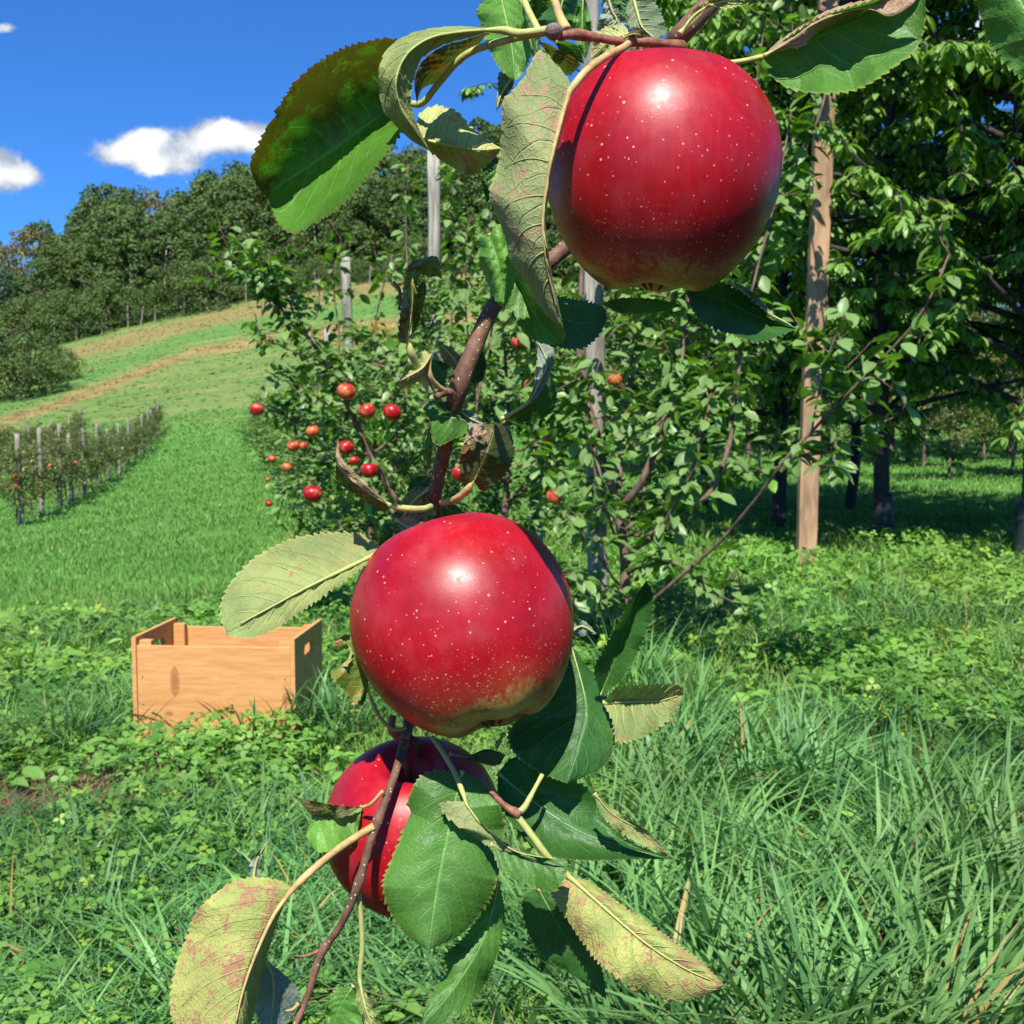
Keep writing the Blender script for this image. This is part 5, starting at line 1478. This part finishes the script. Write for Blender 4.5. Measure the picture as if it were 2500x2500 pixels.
leaf("upright green leaf standing behind the brown spur", 'H', [(1060, -80), (1050, 250), (1080, 560)], [(1060, -80), (1000, 40), (955, 250), (1000, 420), (1080, 560)], [(1060, -80), (1110, 100), (1140, 250), (1120, 430), (1080, 560)], 'green', [0.41, 0.41, 0.41], dl=0.004, dr=0.008)
leaf("small teal leaf peeping out under the spur", 'H', [(800, 400), (930, 450), (1070, 605)], [(800, 400), (920, 390), (1020, 450), (1070, 605)], [(800, 400), (840, 490), (960, 560), (1070, 605)], 'green', [0.405, 0.405, 0.405], dl=-0.006)
leaf("thin folded leaf with a brown edge below the spur", 'H', [(640, 400), (800, 490), (920, 570), (1035, 610)], [(640, 400), (720, 410), (860, 490), (960, 535), (1035, 610)], [(640, 400), (720, 500), (820, 610), (930, 700), (1035, 610)], 'olive', [0.375, 0.378, 0.38], dl=-0.004, dr=0.008, teeth=8, amp=1)
leaf("pale grey leaf underside above the top apple", 'H', [(1270, -80), (1330, 100), (1370, 200), (1240, 300)], [(1270, -80), (1250, 60), (1200, 220), (1180, 320), (1240, 300)], [(1270, -80), (1340, 10), (1400, 110), (1455, 230), (1330, 260), (1240, 300)], 'grey', [0.42, 0.42, 0.42], side='under')
leaf("shaded dark leaf between the pale and the hairy leaf", 'H', [(1380, -80), (1440, 100), (1480, 280)], [(1380, -80), (1350, 20), (1410, 150), (1480, 280)], [(1380, -80), (1500, 0), (1520, 150), (1480, 280)], 'dark', [0.43, 0.43, 0.43])
leaf("grey-green leaf with hairy pale veins above the apple stem", 'H', [(1520, -60), (1570, 120), (1620, 260), (1760, 380)], [(1520, -60), (1465, 60), (1480, 220), (1560, 290), (1680, 330), (1760, 380)],
     [(1520, -60), (1660, -40), (1760, 60), (1830, 220), (1850, 300), (1760, 380)], 'hairy', [0.405, 0.40, 0.395], side='under', dr=0.01, teeth=18, amp=3, petw=16)
leaf("small round yellow-green leaf behind the spur", 'H', [(1540, 300), (1330, 380), (1125, 560)], [(1540, 300), (1400, 232), (1250, 262), (1150, 400), (1125, 560)], [(1540, 300), (1450, 400), (1330, 480), (1220, 530), (1125, 560)], 'yellow', [0.40, 0.395, 0.40], side='under', dl=0.006)
leaf("tiny curled leaf lying on the spur", 'H', [(1440, 355), (1540, 320), (1650, 345)], [(1440, 355), (1520, 285), (1620, 295), (1650, 345)], [(1440, 355), (1540, 358), (1600, 362), (1650, 345)], 'olive', [0.366, 0.364, 0.366], dl=0.004)
leaf("yellow and pink edged leaf at the top of the limb", 'B', [(1230, 200), (1330, 80), (1480, 10), (1720, -25)], [(1230, 200), (1310, 60), (1460, -20), (1720, -25)], [(1230, 200), (1350, 90), (1400, 30), (1500, 52), (1610, 25), (1720, -25)], 'yellow', [0.372, 0.370, 0.372], side='under', petw=18)
# --- right side of the top apple
leaf("large green leaf with a brown rolled upper edge right of the top apple", 'G',
     [(390, 335), (600, 265), (850, 160), (1080, 60), (1345, -60)], [(390, 335), (480, 262), (640, 150), (780, 80), (900, 40), (1040, 0), (1200, -50), (1345, -60)],
     [(390, 335), (420, 420), (520, 510), (640, 545), (800, 552), (950, 530), (1080, 460), (1190, 380), (1290, 300), (1340, 190), (1352, 60), (1345, -60)],
     'green', [0.392, 0.385, 0.38], dl=-0.012, dr=-0.010, side='top', bulge=0.004, teeth=24, amp=5, pet=[(60, 385), (250, 365), (380, 337)], petd=[0.40, 0.395, 0.392], petw=14)
leaf("rolled brown edge of the large right leaf", 'G',
     [(395, 332), (520, 262), (680, 150), (800, 95), (950, 55), (1050, 60), (1130, 95), (1220, 60), (1350, -40)],
     [(395, 332), (470, 255), (620, 150), (760, 68), (900, 20), (1000, 0), (1080, -30), (1200, -60), (1350, -40)],
     [(395, 332), (540, 290), (620, 280), (720, 190), (860, 110), (1000, 60), (1130, 100), (1210, 85), (1350, -40)],
     'tan', [0.383, 0.374, 0.370], dl=0.008, dr=0.004, side='under', teeth=16, amp=3, rib=False, ribw=3)
leaf("dark green leaf cut by the top right corner", 'G', [(1800, -180), (1960, 100), (2120, 380), (2180, 620)], [(1800, -180), (1650, -60), (1668, 60), (1700, 190), (1760, 310), (1850, 410), (1960, 500), (2180, 620)],
     [(1800, -180), (2100, -60), (2300, 200), (2320, 460), (2180, 620)], 'green', [0.36, 0.355, 0.36], dl=0.012, dr=0.01, side='top', teeth=30, amp=8)
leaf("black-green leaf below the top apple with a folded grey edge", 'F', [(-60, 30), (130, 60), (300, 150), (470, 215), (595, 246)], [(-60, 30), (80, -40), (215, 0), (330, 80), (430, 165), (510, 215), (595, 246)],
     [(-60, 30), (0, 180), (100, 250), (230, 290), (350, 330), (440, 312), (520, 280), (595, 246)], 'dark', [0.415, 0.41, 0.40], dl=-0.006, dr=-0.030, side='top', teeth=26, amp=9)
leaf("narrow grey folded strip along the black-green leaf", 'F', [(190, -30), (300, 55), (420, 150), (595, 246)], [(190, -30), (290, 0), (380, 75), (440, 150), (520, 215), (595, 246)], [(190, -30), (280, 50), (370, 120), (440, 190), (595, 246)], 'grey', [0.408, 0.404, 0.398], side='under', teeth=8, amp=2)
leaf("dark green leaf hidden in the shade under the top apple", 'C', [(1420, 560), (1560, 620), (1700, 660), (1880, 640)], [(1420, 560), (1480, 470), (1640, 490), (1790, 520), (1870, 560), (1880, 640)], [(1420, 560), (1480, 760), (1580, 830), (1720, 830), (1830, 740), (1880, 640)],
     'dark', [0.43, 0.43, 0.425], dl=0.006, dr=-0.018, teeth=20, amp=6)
leaf("small green leaf squeezed under the apple bottom", 'B', [(760, 1790), (950, 1800), (1250, 1800)], [(760, 1790), (900, 1755), (1100, 1765), (1250, 1800)], [(760, 1790), (900, 1850), (1100, 1840), (1250, 1800)], 'green', [0.41, 0.41, 0.41], teeth=10, amp=3)
# --- left below the top apple
leaf("bright green leaf behind the mottled one", 'C', [(1090, 60), (1140, 220), (1170, 400), (1195, 560)], [(1090, 60), (1020, 80), (1015, 180), (1040, 300), (1090, 420), (1140, 520), (1195, 560)],
     [(1090, 60), (1150, -10), (1210, 80), (1260, 240), (1270, 340), (1240, 450), (1195, 560)], 'bright', [0.372, 0.37, 0.372], dl=0.010, dr=0.004, side='top', bulge=-0.004, teeth=16, amp=5)
leaf("shaded blue-green leaf below the mottled leaf", 'C', [(1190, 200), (1300, 420), (1430, 650), (1580, 800)], [(1190, 200), (1210, 420), (1200, 540), (1290, 680), (1420, 790), (1580, 800)], [(1190, 200), (1360, 380), (1500, 560), (1600, 720), (1580, 800)],
     'green', [0.40, 0.395, 0.39], dl=-0.004, dr=-0.016, side='top', teeth=18, amp=4)
leaf("dark leaf sliver between apple and bright leaf", 'B', [(200, 830), (150, 1000), (90, 1200)], [(200, 830), (110, 880), (60, 1020), (90, 1200)], [(200, 830), (190, 1000), (150, 1130), (90, 1200)], 'dark', [0.41, 0.41, 0.41], teeth=8, amp=3)
# --- middle group
leaf("shrivelled brown and green leaf curling over at its top", 'C', [(535, 800), (560, 640), (575, 480), (577, 340), (620, 260), (700, 250), (772, 365)],
     [(535, 800), (478, 770), (488, 600), (503, 450), (525, 320), (570, 240), (640, 222), (740, 215), (772, 365)], [(535, 800), (560, 700), (600, 560), (600, 420), (625, 340), (690, 350), (735, 345), (772, 365)],
     'brown', [0.405, 0.402, 0.398, 0.402, 0.410], dl=0.006, dr=0.004, side='top', wave=0.004, teeth=24, amp=4, pet=[(700, 1130), (650, 1040), (600, 940), (560, 850)], petd=[0.418, 0.415, 0.41, 0.406], petw=22)
leaf("dark rolled half of the shrivelled leaf", 'C', [(560, 760), (600, 620), (625, 480), (640, 370)], [(560, 760), (575, 620), (590, 460), (640, 370)], [(560, 760), (605, 680), (650, 520), (668, 420), (640, 370)], 'brown', [0.41, 0.412, 0.41], side='top', wave=0.004, teeth=10, amp=4)
leaf("small yellow leaf with red flecks beside the limb", 'C', [(700, 870), (640, 960), (560, 1010), (475, 1055)], [(700, 870), (640, 850), (600, 960), (520, 990), (475, 1055)], [(700, 870), (695, 960), (660, 1010), (600, 1060), (500, 1095), (475, 1055)],
     'yellow', [0.412, 0.408, 0.405], dl=0.004, dr=0.006, side='under', teeth=12, amp=4, pet=[(790, 1115), (740, 1080), (690, 1010)], petd=[0.42, 0.417, 0.413], petw=14, petmat=M_PETR)
leaf("dark green leaf tucked behind the limb", 'C', [(830, 1105), (780, 1000), (690, 905)], [(830, 1105), (720, 1080), (670, 1000), (690, 905)], [(830, 1105), (850, 990), (780, 920), (690, 905)], 'dark', [0.43, 0.43, 0.43])
leaf("pale tipped leaf folded behind the limb on its left", 'C', [(900, 1000), (850, 900), (750, 790)], [(900, 1000), (800, 950), (760, 870), (750, 790)], [(900, 1000), (910, 900), (820, 820), (750, 790)], 'tan', [0.435, 0.435, 0.432], side='under')
leaf("dark leaf behind the right side of the limb", 'C', [(960, 1060), (1020, 960), (1050, 850)], [(960, 1060), (960, 950), (1000, 870), (1050, 850)], [(960, 1060), (1040, 1050), (1070, 940), (1050, 850)], 'dark', [0.44, 0.44, 0.44])
leaf("broad green leaf lying across the limb", 'C', [(960, 1330), (860, 1300), (760, 1285), (680, 1280), (640, 1235)], [(960, 1330), (900, 1260), (850, 1225), (780, 1185), (700, 1180), (640, 1235)],
     [(960, 1330), (930, 1400), (850, 1440), (740, 1485), (695, 1400), (685, 1310), (640, 1235)], 'green', [0.412, 0.40, 0.398, 0.402], dl=0.010, dr=-0.006, side='top', teeth=14, amp=3)
leaf("thin green shoot leaf left of the limb", 'C', [(690, 1350), (680, 1500), (690, 1650)], [(690, 1350), (655, 1450), (660, 1560), (690, 1650)], [(690, 1350), (705, 1450), (700, 1560), (690, 1650)], 'bright', [0.405, 0.405, 0.41], teeth=8, amp=2)
leaf("round brown-green leaf with a tan patch hanging right of the limb", 'C', [(985, 1725), (1040, 1600), (1090, 1470), (1140, 1330)],
     [(985, 1725), (900, 1730), (885, 1640), (895, 1540), (905, 1470), (960, 1400), (1050, 1350), (1140, 1330)],
     [(985, 1725), (1040, 1790), (1120, 1750), (1200, 1680), (1255, 1560), (1245, 1430), (1210, 1350), (1140, 1330)], 'olive', [0.40, 0.395, 0.40], dl=0.004, dr=0.012, side='top', teeth=20, amp=4,
     pet=[(770, 1870), (840, 1855), (900, 1820), (950, 1770)], petd=[0.418, 0.412, 0.406, 0.402], petw=18, petmat=M_PETR)
leaf("tan torn flap on the round brown-green leaf", 'C', [(905, 1480), (970, 1420), (1075, 1400)], [(905, 1480), (960, 1370), (1030, 1335), (1075, 1400)], [(905, 1480), (980, 1470), (1040, 1440), (1075, 1400)], 'tan', [0.392, 0.391, 0.392], side='under', teeth=8, amp=3, ribw=3)
leaf("grey leaf end behind the tan flap", 'C', [(880, 1240), (960, 1300), (1060, 1345)], [(880, 1240), (900, 1330), (960, 1400), (1060, 1345)], [(880, 1240), (960, 1250), (1020, 1290), (1060, 1345)], 'grey', [0.41, 0.41, 0.41], side='under')
leaf("dark curved leaf folded along its midrib right of the limb", 'C', [(1170, 1305), (1280, 1250), (1370, 1180), (1430, 1060), (1465, 930), (1440, 820), (1390, 745)],
     [(1170, 1305), (1260, 1240), (1345, 1190), (1385, 1120), (1410, 1000), (1420, 880), (1390, 745)],
     [(1170, 1305), (1280, 1330), (1400, 1315), (1500, 1270), (1545, 1180), (1530, 1070), (1490, 980), (1470, 880), (1390, 745)], 'dark', [0.43, 0.425, 0.42, 0.425], dl=-0.004, dr=0.010, side='top', teeth=20, amp=3)
leaf("grey underside of the folded leaf right of the limb", 'C', [(1200, 1290), (1350, 1190), (1430, 1050), (1475, 920), (1400, 750)], [(1200, 1290), (1330, 1195), (1380, 1110), (1405, 960), (1410, 850), (1380, 745)],
     [(1200, 1290), (1370, 1200), (1480, 1040), (1530, 860), (1480, 800), (1380, 745)], 'grey', [0.420, 0.414, 0.410, 0.412], side='under', teeth=14, amp=3)
leaf("narrow folded leaf sweeping up from the limb to the left", 'C', [(430, 1895), (330, 1830), (200, 1720), (100, 1610), (70, 1500), (68, 1425)], [(430, 1895), (340, 1845), (220, 1750), (120, 1660), (60, 1590), (55, 1500), (68, 1425)],
     [(430, 1895), (360, 1925), (240, 1850), (90, 1750), (55, 1680), (60, 1560), (68, 1425)], 'olive', [0.405, 0.40, 0.395, 0.395], dl=-0.004, dr=0.010, side='top', teeth=16, amp=3,
     pet=[(695, 1895), (640, 1912), (540, 1910), (460, 1898)], petd=[0.418, 0.412, 0.408, 0.406], petw=17)
leaf("pale rolled rim of the narrow sweeping leaf", 'C', [(420, 1888), (300, 1790), (150, 1660), (80, 1560), (68, 1425)], [(420, 1888), (320, 1790), (180, 1660), (95, 1560), (68, 1425)], [(420, 1888), (280, 1810), (130, 1690), (58, 1600), (68, 1425)], 'tan', [0.397, 0.390, 0.386, 0.388], side='under', teeth=8, amp=2, ribw=3)
leaf("brown-spotted leaf behind the limb above the middle apple", 'C', [(690, 1770), (580, 1860), (500, 1980), (470, 2060)], [(690, 1770), (590, 1760), (500, 1850), (460, 1950), (470, 2060)], [(690, 1770), (740, 1900), (700, 2010), (600, 2060), (470, 2060)], 'brown', [0.43, 0.43, 0.425], side='under', dl=0.004)
leaf("tan torn leaf resting on the middle apple's shoulder", 'C', [(460, 1985), (560, 2040), (720, 2060)], [(460, 1985), (520, 1960), (620, 1990), (720, 2060)], [(460, 1985), (500, 2060), (600, 2110), (720, 2060)], 'tan', [0.425, 0.42, 0.42], side='under', dr=-0.004)
leaf("dark leaf behind the limb right above the middle apple", 'C', [(770, 1880), (850, 1940), (960, 2010)], [(770, 1880), (860, 1880), (920, 1940), (960, 2010)], [(770, 1880), (780, 1960), (860, 2020), (960, 2010)], 'dark', [0.43, 0.43, 0.43])
leaf("dark oval leaf behind the limb at its lower bend", 'C', [(690, 1690), (620, 1740), (540, 1790)], [(690, 1690), (600, 1690), (550, 1740), (540, 1790)], [(690, 1690), (690, 1760), (620, 1810), (540, 1790)], 'dark', [0.44, 0.44, 0.44])
# --- middle apple
leaf("large pale olive leaf stretching left of the middle apple", 'D', [(700, 232), (560, 300), (400, 378), (240, 465), (90, 545)],
     [(700, 232), (640, 175), (550, 160), (420, 168), (300, 200), (180, 272), (100, 360), (66, 430), (62, 500), (90, 570)],
     [(700, 232), (620, 300), (530, 365), (450, 425), (370, 480), (280, 540), (180, 575), (90, 570)], 'pale', [0.40, 0.39, 0.385], dl=0.020, dr=-0.012, side='under', bulge=0.003, teeth=30, amp=7,
     pet=[(760, 225), (730, 226)], petd=[0.42, 0.41], petw=14, quilt=0.0009, ribw=12)
leaf("small yellow-green leaf with insect holes left of the middle apple", 'D', [(640, 770), (610, 690), (590, 640), (545, 585), (508, 590)], [(640, 770), (590, 840), (555, 790), (495, 715), (565, 680), (580, 620), (530, 620), (508, 590)],
     [(640, 770), (645, 700), (605, 640), (610, 590), (560, 562), (508, 590)], 'yellow', [0.405, 0.40, 0.398], dl=-0.004, dr=0.004, side='top', wave=0.004, teeth=22, amp=5,
     pet=[(790, 930), (740, 935), (690, 890), (655, 820)], petd=[0.42, 0.415, 0.41, 0.406], petw=10)
leaf("dark underside piece of the holed leaf", 'D', [(645, 760), (600, 740), (545, 750)], [(645, 760), (600, 700), (545, 750)], [(645, 760), (620, 840), (580, 800), (545, 750)], 'dark', [0.412, 0.412, 0.412], teeth=6, amp=3)
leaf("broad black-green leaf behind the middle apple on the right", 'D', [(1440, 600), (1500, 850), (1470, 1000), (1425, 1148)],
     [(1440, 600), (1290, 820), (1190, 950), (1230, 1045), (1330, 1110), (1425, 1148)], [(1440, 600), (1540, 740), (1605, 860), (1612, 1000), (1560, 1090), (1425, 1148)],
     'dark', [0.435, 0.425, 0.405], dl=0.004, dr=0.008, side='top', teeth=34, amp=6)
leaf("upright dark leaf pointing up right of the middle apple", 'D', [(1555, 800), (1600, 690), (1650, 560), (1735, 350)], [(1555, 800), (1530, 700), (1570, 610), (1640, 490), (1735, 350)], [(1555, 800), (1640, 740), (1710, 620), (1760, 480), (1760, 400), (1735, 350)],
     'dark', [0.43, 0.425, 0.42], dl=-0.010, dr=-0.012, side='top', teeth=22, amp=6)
leaf("pale grey-green leaf pointing right beside the middle apple", 'D', [(1565, 830), (1680, 825), (1790, 822), (1882, 795)], [(1565, 830), (1620, 768), (1720, 757), (1820, 755), (1870, 765), (1882, 795)],
     [(1565, 830), (1600, 900), (1622, 985), (1720, 968), (1800, 920), (1850, 870), (1882, 795)], 'pale', [0.43, 0.425, 0.42], dl=-0.010, dr=-0.012, side='under', teeth=22, amp=6)
leaf("little dark leaf tip peeking out right of the middle apple", 'D', [(1430, 560), (1480, 530), (1540, 560)], [(1430, 560), (1450, 500), (1500, 515), (1540, 560)], [(1430, 560), (1480, 570), (1510, 562), (1540, 560)], 'grey', [0.43, 0.43, 0.43], side='under', teeth=6, amp=3)
# --- bottom group
leaf("large veined green leaf in front of the lowest apple", 'E', [(1005, 182), (965, 350), (925, 550), (890, 787)],
     [(1005, 182), (880, 188), (825, 270), (798, 400), (765, 480), (738, 560), (755, 650), (820, 740), (890, 787)],
     [(1005, 182), (1105, 250), (1148, 370), (1120, 560), (1075, 655), (1000, 735), (890, 787)], 'green', [0.402, 0.390, 0.380], dl=0.006, dr=0.010, side='top', bulge=-0.003, teeth=34, amp=6, quilt=0.0007)
leaf("folded leaf with reddish grey underside in front of the big veined leaf", 'E', [(1012, 284), (1060, 350), (1130, 415), (1200, 458), (1355, 485)],
     [(1012, 284), (932, 292), (960, 345), (1040, 400), (1110, 445), (1200, 460), (1355, 485)], [(1012, 284), (1060, 345), (1110, 395), (1180, 440), (1260, 470), (1355, 485)], 'mottled', [0.392, 0.385, 0.380], dl=0.002, dr=0.0, side='under', teeth=18, amp=4,
     pet=[(905, 70), (940, 120), (980, 190), (1005, 250)], petd=[0.42, 0.41, 0.40, 0.394], petw=14, ribw=6)
leaf("dark green face of the folded leaf", 'E', [(1100, 430), (1200, 462), (1290, 478), (1362, 485)], [(1100, 430), (1180, 455), (1280, 475), (1362, 485)], [(1100, 430), (1140, 525), (1230, 568), (1310, 592), (1350, 545), (1362, 485)],
     'green', [0.386, 0.386, 0.384], dl=0, dr=-0.008, side='top', teeth=16, amp=5)
leaf("wide glossy dark leaf on the right of the lower cluster", 'E', [(1125, 190), (1250, 290), (1400, 385), (1550, 440), (1718, 480)], [(1125, 190), (1180, 135), (1270, 180), (1400, 222), (1450, 265), (1490, 350), (1570, 420), (1718, 480)],
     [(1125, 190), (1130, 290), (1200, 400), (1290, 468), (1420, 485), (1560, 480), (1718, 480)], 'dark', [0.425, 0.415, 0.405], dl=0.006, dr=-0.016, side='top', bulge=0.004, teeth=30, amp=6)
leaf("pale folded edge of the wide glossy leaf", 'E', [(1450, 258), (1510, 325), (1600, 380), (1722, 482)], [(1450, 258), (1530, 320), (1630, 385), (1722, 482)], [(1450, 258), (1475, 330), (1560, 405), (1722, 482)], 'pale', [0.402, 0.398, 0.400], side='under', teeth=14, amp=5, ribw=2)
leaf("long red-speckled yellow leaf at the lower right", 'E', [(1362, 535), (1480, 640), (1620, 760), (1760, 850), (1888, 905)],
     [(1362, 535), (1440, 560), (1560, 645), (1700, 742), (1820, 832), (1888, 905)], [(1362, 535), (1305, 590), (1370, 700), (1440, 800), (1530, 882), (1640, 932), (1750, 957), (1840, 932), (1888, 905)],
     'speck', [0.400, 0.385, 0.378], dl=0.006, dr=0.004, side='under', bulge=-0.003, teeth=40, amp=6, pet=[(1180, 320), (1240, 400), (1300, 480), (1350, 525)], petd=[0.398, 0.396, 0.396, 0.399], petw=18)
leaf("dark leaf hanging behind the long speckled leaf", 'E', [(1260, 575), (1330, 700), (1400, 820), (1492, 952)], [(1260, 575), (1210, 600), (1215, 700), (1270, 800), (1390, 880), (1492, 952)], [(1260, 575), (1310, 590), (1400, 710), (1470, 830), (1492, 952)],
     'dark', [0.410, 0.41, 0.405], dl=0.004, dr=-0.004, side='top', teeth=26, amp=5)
leaf("long bright green leaf pointing down at the bottom", 'E', [(1130, 555), (1080, 740), (985, 900), (865, 1050)], [(1130, 555), (1020, 730), (945, 800), (952, 860), (890, 950), (865, 1050)], [(1130, 555), (1150, 680), (1115, 830), (1050, 950), (960, 1030), (865, 1050)],
     'green', [0.415, 0.40, 0.385], dl=0.002, dr=0.004, side='top', teeth=34, amp=6)
leaf("broad yellow leaf densely flecked with red at the lower left", 'E', [(437, 577), (370, 670), (310, 800), (265, 930), (235, 1070)],
     [(437, 577), (380, 548), (280, 542), (200, 575), (110, 655), (70, 755), (38, 850), (20, 960), (60, 1080), (235, 1070)], [(437, 577), (395, 660), (350, 800), (320, 930), (290, 1040), (235, 1070)],
     'speck', [0.385, 0.370, 0.360], dl=0.006, dr=0.022, side='under', bulge=-0.004, teeth=40, amp=6, pet=[(708, 368), (610, 430), (520, 500), (460, 555)], petd=[0.388, 0.388, 0.39, 0.386], petw=19, petmat=M_PETR, ribw=13)
leaf("dark leaf hiding behind the broad flecked leaf", 'E', [(340, 815), (370, 900), (360, 1060)], [(340, 815), (300, 880), (310, 1000), (360, 1060)], [(340, 815), (420, 880), (462, 940), (430, 1010), (360, 1060)], 'grey', [0.395, 0.395, 0.395], side='under', dr=0.01)
leaf("small green leaf left of the lowest apple", 'E', [(668, 305), (610, 320), (540, 335), (478, 400)], [(668, 305), (600, 300), (520, 300), (478, 400)], [(668, 305), (645, 400), (590, 440), (520, 455), (478, 400)], 'bright', [0.402, 0.40, 0.40], dr=-0.004, side='top', teeth=14, amp=2)
leaf("dark curled leaf above the small green one", 'E', [(665, 303), (580, 318), (500, 300), (448, 272)], [(665, 303), (600, 300), (520, 288), (448, 272)], [(665, 303), (590, 342), (500, 330), (448, 272)], 'olive', [0.398, 0.396, 0.396], side='top', teeth=10, amp=3,
     pet=[(738, 250), (700, 292), (675, 303)], petd=[0.392, 0.394, 0.397], petw=9, petmat=M_PETR)
leaf("thin leaf tip sticking up above the flecked leaf", 'E', [(300, 560), (315, 480), (358, 410)], [(300, 560), (285, 510), (320, 450), (358, 410)], [(300, 560), (322, 540), (330, 470), (358, 410)], 'grey', [0.385, 0.385, 0.385], side='under', teeth=8, amp=3)
leaf("dark green leaf at the bottom edge beside the thin petiole", 'E', [(640, 905), (590, 980), (560, 1080)], [(640, 905), (570, 925), (545, 1000), (560, 1080)], [(640, 905), (680, 980), (660, 1060), (560, 1080)], 'green', [0.40, 0.40, 0.40], side='top')
leaf("narrow drooping leaf at the end of the thin petiole", 'E', [(660, 890), (680, 980), (715, 1070)], [(660, 890), (648, 960), (690, 1060), (715, 1070)], [(660, 890), (690, 950), (725, 1050), (715, 1070)], 'pale', [0.392, 0.39, 0.39], side='under', teeth=8, amp=2,
     pet=[(655, 585), (665, 680), (668, 780), (660, 870)], petd=[0.389, 0.390, 0.391, 0.392], petw=13)
leaf("small curled leaf just under the middle apple", 'E', [(960, 125), (1030, 135), (1080, 120), (1152, 128)], [(960, 125), (1030, 128), (1090, 108), (1152, 128)], [(960, 125), (1030, 145), (1120, 165), (1152, 128)], 'olive', [0.41, 0.41, 0.412], side='top', teeth=8, amp=2)
leaf("tiny twisted leaf on the stalk under the middle apple", 'E', [(1145, 60), (1125, 90), (1118, 118)], [(1145, 60), (1135, 90), (1118, 118)], [(1145, 60), (1118, 85), (1118, 118)], 'tan', [0.405, 0.41, 0.412], side='under', teeth=4, amp=1)

# ------------------------------------------------------------------ the tree this branch belongs to (its crown spreads above and right of the camera)
r = np.random.RandomState(91); G = Geo(); FG = Geo()
base = np.array([2.6, 0.2, float(H(2.6, 0.2))])
tr = smooth(np.array([base - [0, 0, .1], base + [-.05, 0, .9], base + [-.3, .1, 1.8], base + [-.5, .2, 2.6]]), 20)
G.tube(tr, np.linspace(0.05, 0.02, 20), 8, 0.1, r)
for k in range(9):
    q0 = tr[8 + k]; tgt = np.array([0.75 + 1.3 * r.rand(), 0.3 + 1.3 * r.rand(), 2.2 + 0.55 * r.rand()])
    tgt[2] = max(tgt[2], 1.25 + 0.62 * tgt[1] + 0.5)
    pts = smooth(np.array([q0, (q0 + tgt) / 2 + [0, 0, 0.15], tgt]), 14)
    G.tube(pts, np.linspace(0.014, 0.004, 14), 5)
    V, Q, T, R = leaves_along(pts[5:], r, 0.06, 0.075, 4); FG.add(V, Q, T, R)
e = empty("apple_tree", base); tag(e, "apple tree whose crown spreads over the photographer, mostly out of view", "apple tree")
G.build("trunk", M_TRUNK_AP, e, world_root=True); FG.build("foliage", M_FOL_APPLE, e, world_root=True)
